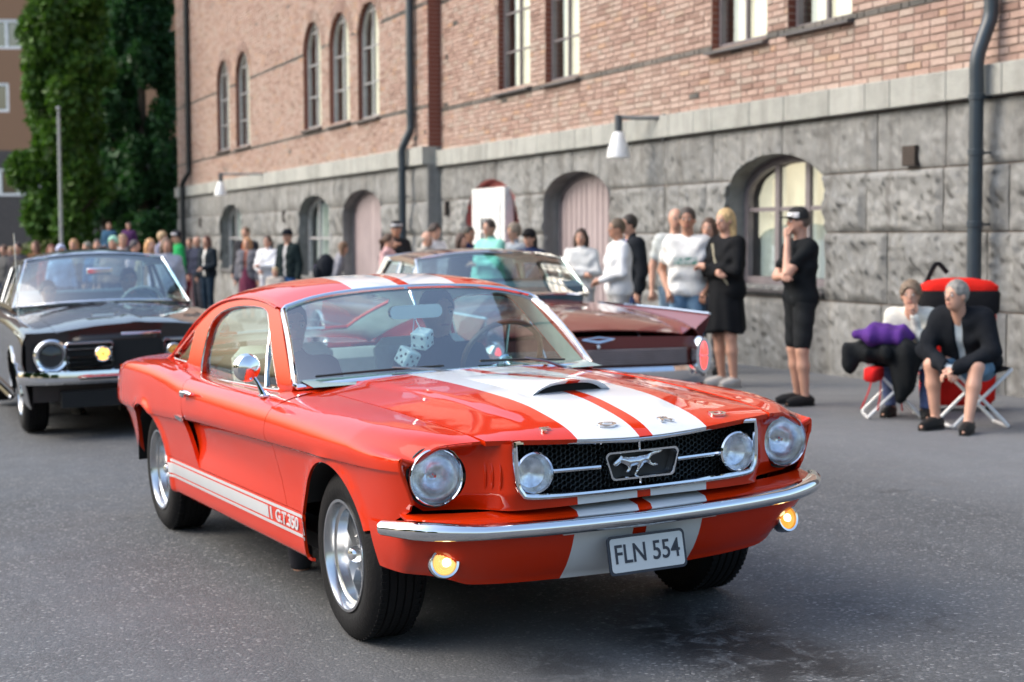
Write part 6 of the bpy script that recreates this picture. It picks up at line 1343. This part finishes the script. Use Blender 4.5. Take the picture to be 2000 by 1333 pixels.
std(-10.08, 6.11, -72, 1.72, 'man in a white rolled-sleeve shirt and light grey shorts in profile', top=(.72, .74, .76), leg=(.42, .42, .42), legs='short', sleeve='long', arms=('hold', 'back'), hair=(.10, .07, .045), h=.017, fat=1.1, skin='tan')
std(-10.97, 6.78, -60, 1.79, 'dark-haired man in a black jacket with bright blue sleeve behind the white shirt', top=(.02, .12, .50), jacket=(.012, .015, .02), hair=(.02, .015, .012), leg=(.03, .05, .12), h=.02)
std(-12.83, 7.13, -8, 1.66, 'woman with dark bob in a white cardigan before the mauve door', top=(.70, .71, .70), leg=(.4, .4, .4), hair=(.05, .03, .022), hairstyle='bob', arms=('crossedA', 'crossedB'), h=.02)
std(-13.37, 6.67, -35, 1.66, 'person in a navy top and black cap with long dark hair', top=(.015, .025, .07), hair=(.02, .015, .012), hairstyle='long', cap=((.012, .012, .014),), h=.022)
std(-14.91, 7.2, -50, 1.77, 'curly grey-haired man beside the mint sweater', top=(.35, .38, .42), hair=(.22, .18, .14), hairstyle='curly', h=.022)
std(-14.92, 6.82, -38, 1.83, 'broad man in a mint green sweater before the white door', top=(.26, .62, .52), leg=(.2, .2, .2), hair=(.04, .03, .025), arms=('elbow', 'down'), h=.02, fat=1.12)
std(-16.81, 7.35, 40, 1.77, 'dark-haired man in a navy polo left of the mint sweater', top=(.02, .03, .08), hair=(.02, .015, .01), skin='tan', h=.024)
std(-16.55, 7.1, 50, 1.66, 'short-haired woman in black beside the navy polo man', top=(.03, .03, .03), hair=(.06, .03, .02), hairstyle='bob', h=.026)
std(-18.7, 7.6, 40, 1.85, 'tall figure with big dark hair and a pale shirt by the downpipe', top=(.6, .6, .62), hair=(.03, .018, .015), hairstyle='curly', h=.026)
std(-17.08, 6.77, 60, 1.70, 'bald man in a grey-beige sweater near the white car roof', top=(.40, .37, .33), hair=(.3, .28, .26), hairstyle='bald', h=.024)
std(-20.37, 7.6, 15, 1.93, 'man in black with a badge on his dark cap, hand raised', top=(.02, .02, .022), hair=(.03, .02, .02), cap=((.015, .015, .018), 1), arms=('down', 'phone'), h=.024, skin='tan')
std(-19.05, 6.93, 70, 1.70, 'woman with a brown ponytail in a pink striped top', top=(.60, .38, .38), hair=(.07, .035, .02), hairstyle='tail', h=.024)
bp_, rh_, J_, Jt_ = std(-21.78, 6.94, 95, 1.60, 'long-haired hiker leaning forward under a black backpack with purple badge', top=(.25, .25, .28), hair=(.16, .09, .05), hairstyle='long', lean=.28, h=.024)
mb = MB(); mb.ball(tuple(J_(-.13, 0, .72)), (.17, .19, .24), 12); mb.ball(tuple(J_(-.21, 0, .66)), (.09, .14, .15), 10); bk_ = mb.build('backpack', cloth((.015, .018, .025)), bp_); mb = MB(); mb.ball(tuple(J_(-.235, .04, .72)), (.05, .04, .04), 8); mb.build('badge', cloth((.18, .06, .40)), bk_)
std(-24.63, 7.07, -40, 1.88, 'man in a dark green-black jacket and flat black cap', top=(.45, .45, .45), jacket=(.014, .024, .026), leg=(.04, .10, .25), hair=(.1, .07, .05), cap=((.012, .014, .02),), h=.024)
std(-25.96, 7.08, -25, 1.78, 'woman in a loose white hooded jacket', top=(.72, .74, .78), leg=(.55, .55, .6), hair=(.06, .04, .03), hairstyle='long', arms=('elbow', 'hold'), h=.024)
std(-26.93, 6.95, -30, 1.76, 'ginger-blonde woman with a maroon wrap over grey', top=(.20, .07, .05), jacket=(.14, .14, .16), leg=(.13, .03, .06), legs='skirt', hair=(.42, .22, .10), hairstyle='bob', h=.026)
std(-29.2, 7.6, -30, 2.02, 'tall brown-haired man with an orange-red scarf and black coat', top=(.75, .12, .05), jacket=(.03, .03, .035), hair=(.12, .07, .04), h=.026)
std(-21.97, 5.95, -10, 1.16, 'small fair-haired child beside the white hooded jacket', top=(.5, .45, .4), hair=(.5, .38, .2), h=.022)
std(-30.27, 7.02, -45, 1.84, 'auburn woman with grey scarf, white top and open dark coat', top=(.68, .68, .64), jacket=(.015, .022, .03), leg=(.015, .03, .05), hair=(.09, .03, .02), hairstyle='bob', arms=('hold', 'down'), h=.026)
std(-32.52, 7.4, -50, 1.86, 'bald man in dark navy left of the woman in the open coat', top=(.03, .035, .06), hair=(.2, .16, .14), hairstyle='bald', h=.026)
std(-34.62, 7.77, -30, 1.86, 'red-faced man at the corner downpipe', top=(.02, .025, .04), leg=(.12, .02, .03), hair=(.12, .06, .04), h=.028)
std(-28.97, 6.01, -70, 1.93, 'man in a bright green top and dark cap', top=(.02, .30, .09), leg=(.22, .03, .05), hair=(.05, .03, .03), cap=((.02, .02, .03), 1), h=.026)
far_p = [(-34.0, 6.9, 2.0, 'fair curly head behind the green top', (.45, .32, .18), 'curly', (.3, .3, .4)), (-29.83, 2.54, 1.66, 'leftmost head at the picture edge above the dark car', (.1, .05, .03), 'short', (.1, .1, .1)), (-31.84, 3.0, 1.64, 'second head from the left edge, pale beige top', (.3, .2, .1), 'short', (.4, .35, .3)),
         (-28.67, 2.64, 1.70, 'dark-haired head left of the aerial', (.03, .02, .02), 'short', (.05, .05, .06)), (-29.54, 3.14, 1.74, 'brown head in a brown jacket under the olive bush', (.10, .05, .03), 'bob', (.12, .06, .03)), (-25.29, 2.7, 1.62, 'short person in rusty red under the bush', (.18, .05, .03), 'bob', (.35, .08, .05)),
         (-24.19, 2.66, 1.60, 'person in a pale blue sun hat', (.45, .5, .7), 'curly', (.45, .5, .7)), (-27.14, 3.47, 1.74, 'sandy long hair right of the lamp post', (.45, .26, .12), 'long', (.3, .2, .15)), (-28.04, 3.92, 1.70, 'person in faded green at the trees foot', (.2, .2, .16), 'short', (.2, .35, .25)),
         (-25.93, 3.68, 1.72, 'person in blue beneath the raised child', (.08, .06, .05), 'short', (.05, .12, .25)), (-23.77, 3.52, 1.74, 'person in a mint green cap', (.30, .6, .45), 'curly', (.3, .2, .16)), (-24.71, 3.89, 1.80, 'fair head turned sideways by the mint cap', (.3, .2, .12), 'short', (.5, .45, .45)),
         (-22.61, 3.62, 1.66, 'pink striped shirt in the middle of the far crowd', (.06, .05, .06), 'short', (.6, .4, .42)), (-20.49, 3.39, 1.66, 'long strawberry-blonde hair seen from behind', (.6, .33, .15), 'long', (.4, .3, .2)), (-18.39, 3.14, 1.64, 'glasses-wearing face next to the dark car roof edge', (.15, .1, .07), 'bob', (.4, .42, .5))]
for i, (x, y, H_, lb, hc, hs, tc) in enumerate(far_p): person(G(x, y), TOC(x, y)+R(random.uniform(-70, 70)), H_, lb, top=tc, leg=(.04, .05, .08), hair=hc, hairstyle=hs, h=.032, group='far crowd above the dark car')
for (x, y, lb, tc, hc) in ((-25.21, 3.75, 'child in blue carried on shoulders, left of two raised children', (.08, .25, .38), (.2, .12, .07)), (-24.95, 4.06, 'child with a purple hood carried on shoulders, right of two', (.16, .08, .22), (.1, .05, .05))):
    person(G(x, y, 1.26), TOC(x, y)+R(-20), 1.02, lb, top=(tc[0]*.5, tc[1]*.4, tc[2]*.45), leg=(.1, .1, .1), hair=hc, h=.03, pose='sit', group='far crowd above the dark car')
for (x, y, lb) in ((-25.26, 3.73, 'adult carrying the child in blue'), (-25.0, 4.04, 'adult carrying the child in the purple hood')): person(G(x-.06, y), TOC(x, y), 1.66, lb, top=(.2, .2, .22), h=.032, group='far crowd above the dark car')
# ---- the seated pair
STL = 'folding stools by the wall'
def stool(x, y, ang, label, seatc=(.015, .017, .02)):
    e = empty('folding_stool', G(x, y), ang, label, 'stool', STL); Wm = M('white_tube', (.72, .73, .73), .3, coat=.4, var=.03); w, d, hz, r = .23, .21, .44, .0135
    for s_ in (-1, 1):
        k = .86 if s_ > 0 else 1.0
        mb = MB(); mb.tube(spline([(s_*-d, -w*k, hz), (s_*d*.8, -w*k, .06), (s_*d*.95, -w*k+.02, .018), (s_*d, -w*k+.07, .014), (s_*d, w*k-.07, .014), (s_*d*.95, w*k-.02, .018), (s_*d*.8, w*k, .06), (s_*-d, w*k, hz)], 3), r, 8); mb.tube([(s_*-d, -w*k, hz), (s_*-d, w*k, hz)], r, 8); mb.build('leg_frame', Wm, e)
    mb = MB(); P = [[(x_, y_, hz+.014-.035*(1-(x_/d)**2)) for y_ in np.linspace(-w, w, 7)] for x_ in np.linspace(-d, d, 9)]; mb.grid(P); mb.grid([[(a[0], a[1], a[2]-.01) for a in r_] for r_ in P], flip=True); mb.build('canvas_seat', cloth(seatc), e, smooth=60)
sx, sy = -3.86, 5.62; sa_ = TOC(sx, sy)+R(-20)
stool(sx, sy, TOC(sx, sy)+R(105), 'white folding stool with a black seat under the man in the dark jacket')
m1, rh_, J_, Jt_ = person(G(sx, sy, .0), sa_, 1.68, 'grey-haired man sitting in a black jacket and denim shorts, hands clasped', top=(.42, .48, .52), jacket=(.010, .012, .016), leg=(.13, .24, .36), legs='short', arms=('knee', 'knee'), hair=(.22, .21, .19), hairstyle='short', h=.013, pose='sit', lean=.52, look=R(-22), skin='fair', fat=1.05, group='seated couple on folding stools')
sx2, sy2 = -4.90, 5.92
stool(-4.72, 5.55, TOC(sx2, sy2)+R(98), 'white folding stool hung with the black coat, left one')
m2, rh2, J2, Jt2 = person(G(sx2, sy2, .0), TOC(sx2, sy2)+R(-6), 1.60, 'seated person in a cream sweater with one hand over the mouth', top=(.66, .66, .60), leg=(.10, .13, .25), arms=('sitchin', 'lap'), hair=(.17, .12, .08), hairstyle='curly', h=.014, pose='sit', lean=.42, group='seated couple on folding stools')
# coats and bags on the left stool
def lump(name, loc, rad, mat_, label, cat, seed, amp=.3, h=.02, rz=0):
    rg = np.random.default_rng(seed); ph = rg.uniform(0, 6, 6); rad = np.array(rad)
    def f(X, Y, Z):
        a = np.sqrt((X/rad[0])**2+(Y/rad[1])**2+(Z/rad[2])**2); n_ = np.sin(X*23+ph[0])*np.sin(Y*19+ph[1])+np.sin(Z*27+ph[2]+X*9)*.7+np.sin((X+Y)*38+ph[3])*.4; return (a-1+amp*n_*.25)*rad.min()
    V, F = surfnet(f, -rad*1.5, rad*1.5, h); mb = MB(); mb.add(V, F); o = mb.build(name, mat_, None, smooth=70); o.location = loc; o.rotation_euler = (0, 0, rz); tag(o, label, cat); return o
bx, by, bz = G(-4.66, 5.42)
lump('purple_jacket', (bx, by, bz+.66), (.16, .23, .095), cloth((.085, .03, .19)), 'crumpled purple jacket on the knees of the person in cream', 'jacket', 3, .9)
def coat(X, Y, Z): d = np.minimum(ellip(X, Y, Z, (0, .02, .53), (.20, .28, .10)), capsule(X, Y, Z, (.10, .16, .50), (.14, .13, .18), .13, .05)); d = smin(d, capsule(X, Y, Z, (.02, -.25, .52), (.04, -.27, .44), .09, .08), .04); return d+.012*np.sin(Y*40+Z*9)+.008*np.sin(X*50)
V, F = surfnet(coat, (-.35, -.45, .05), (.4, .45, .75), .016); mb = MB(); mb.add(V, F); o = mb.build('black_coat', cloth((.012, .014, .016)), None, smooth=70); o.location = (bx+.02, by, bz); o.rotation_euler = (0, 0, TOC(bx, by)); tag(o, 'black coat draped over the left folding stool', 'coat')
mb = MB(); mb.box((0, 0, 0), (.10, .17, .11), .015); o = mb.build('red_bag', cloth((.60, .02, .02)), None, smooth=60); o.location = (bx+.05, by-.14, bz+.36); o.rotation_euler = (.1, .1, .4); tag(o, 'small red bag slung under the left stool', 'bag')

for k, (a_, b_) in enumerate((((.02, -.13, .36), (-.02, -.22, .10)), ((.05, -.06, .34), (.06, -.10, .08)), ((.06, .18, .30), (.10, .23, .02)))): mb = MB(); mb.tube(spline([a_, ((a_[0]+b_[0])/2+.02, (a_[1]+b_[1])/2-.02, (a_[2]+b_[2])/2), b_], 4), .006, 5); o = mb.build('red_strap', cloth((.6, .03, .03)), bpy.data.objects['red_bag'], smooth=60); o.location = (0, .08, -.36)
# red wheeled trolley bags behind them
def trolley(x, y, label, w, hgt, seed):
    e = empty('trolley_bag', G(x, y), TOC(x, y)+R(8), label, 'bag'); Rd = cloth((.62, .018, .012)); Bk = cloth((.012, .012, .014))
    mb = MB(); P = []
    for z, kx, ky in ((.05, .8, .86), (.10, 1, 1), (hgt*.45, 1.08, 1.03), (hgt*.72, 1.0, 1.0), (hgt*.78, 1.0, 1.0)):
        P.append([(kx*.15*abs(math.cos(a))**.5*np.sign(math.cos(a)), ky*w*.5*abs(math.sin(a))**.5*np.sign(math.sin(a)), z) for a in np.linspace(0, 2*math.pi, 25)[:-1]])
    mb.grid(P, closev=True); mb.add(P[0], [tuple(range(24))]); mb.build('bag_body', Rd, e, smooth=60)
    mb = MB(); P2 = [[(p[0]*k, p[1]*k, z) for p in P[-1]] for z, k in ((hgt*.74, 1.03), (hgt*.77, 1.08), (hgt*.90, 1.10), (hgt*.93, 1.0))]; mb.grid(P2, closev=True); mb.build('black_band', Bk, e, smooth=40)
    mb = MB(); P3 = [[(p[0]*k, p[1]*k, z) for p in P[-1]] for z, k in ((hgt*.915, 1.04), (hgt*.95, 1.05), (hgt*.99, .85), (hgt*1.01, .4), (hgt*1.015, .02))]; mb.grid(P3, closev=True); mb.build('lid', Rd, e, smooth=50)
    mb = MB(); mb.tube(spline([(.0, -w*.45, hgt*.95), (0, -w*.3, hgt*1.12), (0, -w*.15, hgt*1.05)], 4), .02, 6); mb.build('handle', Bk, e)
    for s_ in (-1, 1):
        mb = MB().at((0, s_*w*.42, .06)); mb.lathe([(.001, -.015), (.055, -.015), (.06, 0), (.055, .015), (.001, .015)], 16, 'y'); mb.build('wheel', Bk, e)
trolley(-4.86, 6.34, 'big red and black wheeled bag with a domed lid behind the seated couple', .60, 1.08, 1)
# ---- occupants of the cars
def rider(M4, loc, H, label, **k):
    r_, *_x = person((0, 0, 0), 0, H, label, pose='sit', h=.024, group='people inside the cars', **k); r_.matrix_world = M4 @ Matrix.Translation(loc); return r_
rider(T_CAR, (-1.70, -.37, -.10), 1.72, 'dark-clothed passenger behind the windscreen of the orange car', top=(.03, .03, .035), hair=(.03, .02, .02), arms=('lap', 'lap'), lean=-.15, skin='tan')
rider(T_CAR, (-1.66, .37, -.10), 1.76, 'driver of the orange car behind the wooden steering wheel', top=(.05, .05, .06), hair=(.05, .04, .03), arms=('wheel', 'wheel'), lean=-.15)
rider(KM, (-1.80, -.37, -.02), 1.60, 'young passenger with short brown hair in the black coupe', top=(.35, .30, .27), hair=(.045, .03, .02), arms=('lap', 'lap'), lean=-.1)
rider(KM, (-1.84, .37, -.02), 1.72, 'shadowy driver of the black coupe behind the reflections', top=(.25, .25, .26), hair=(.05, .04, .04), arms=('wheel', 'wheel'), lean=-.1)
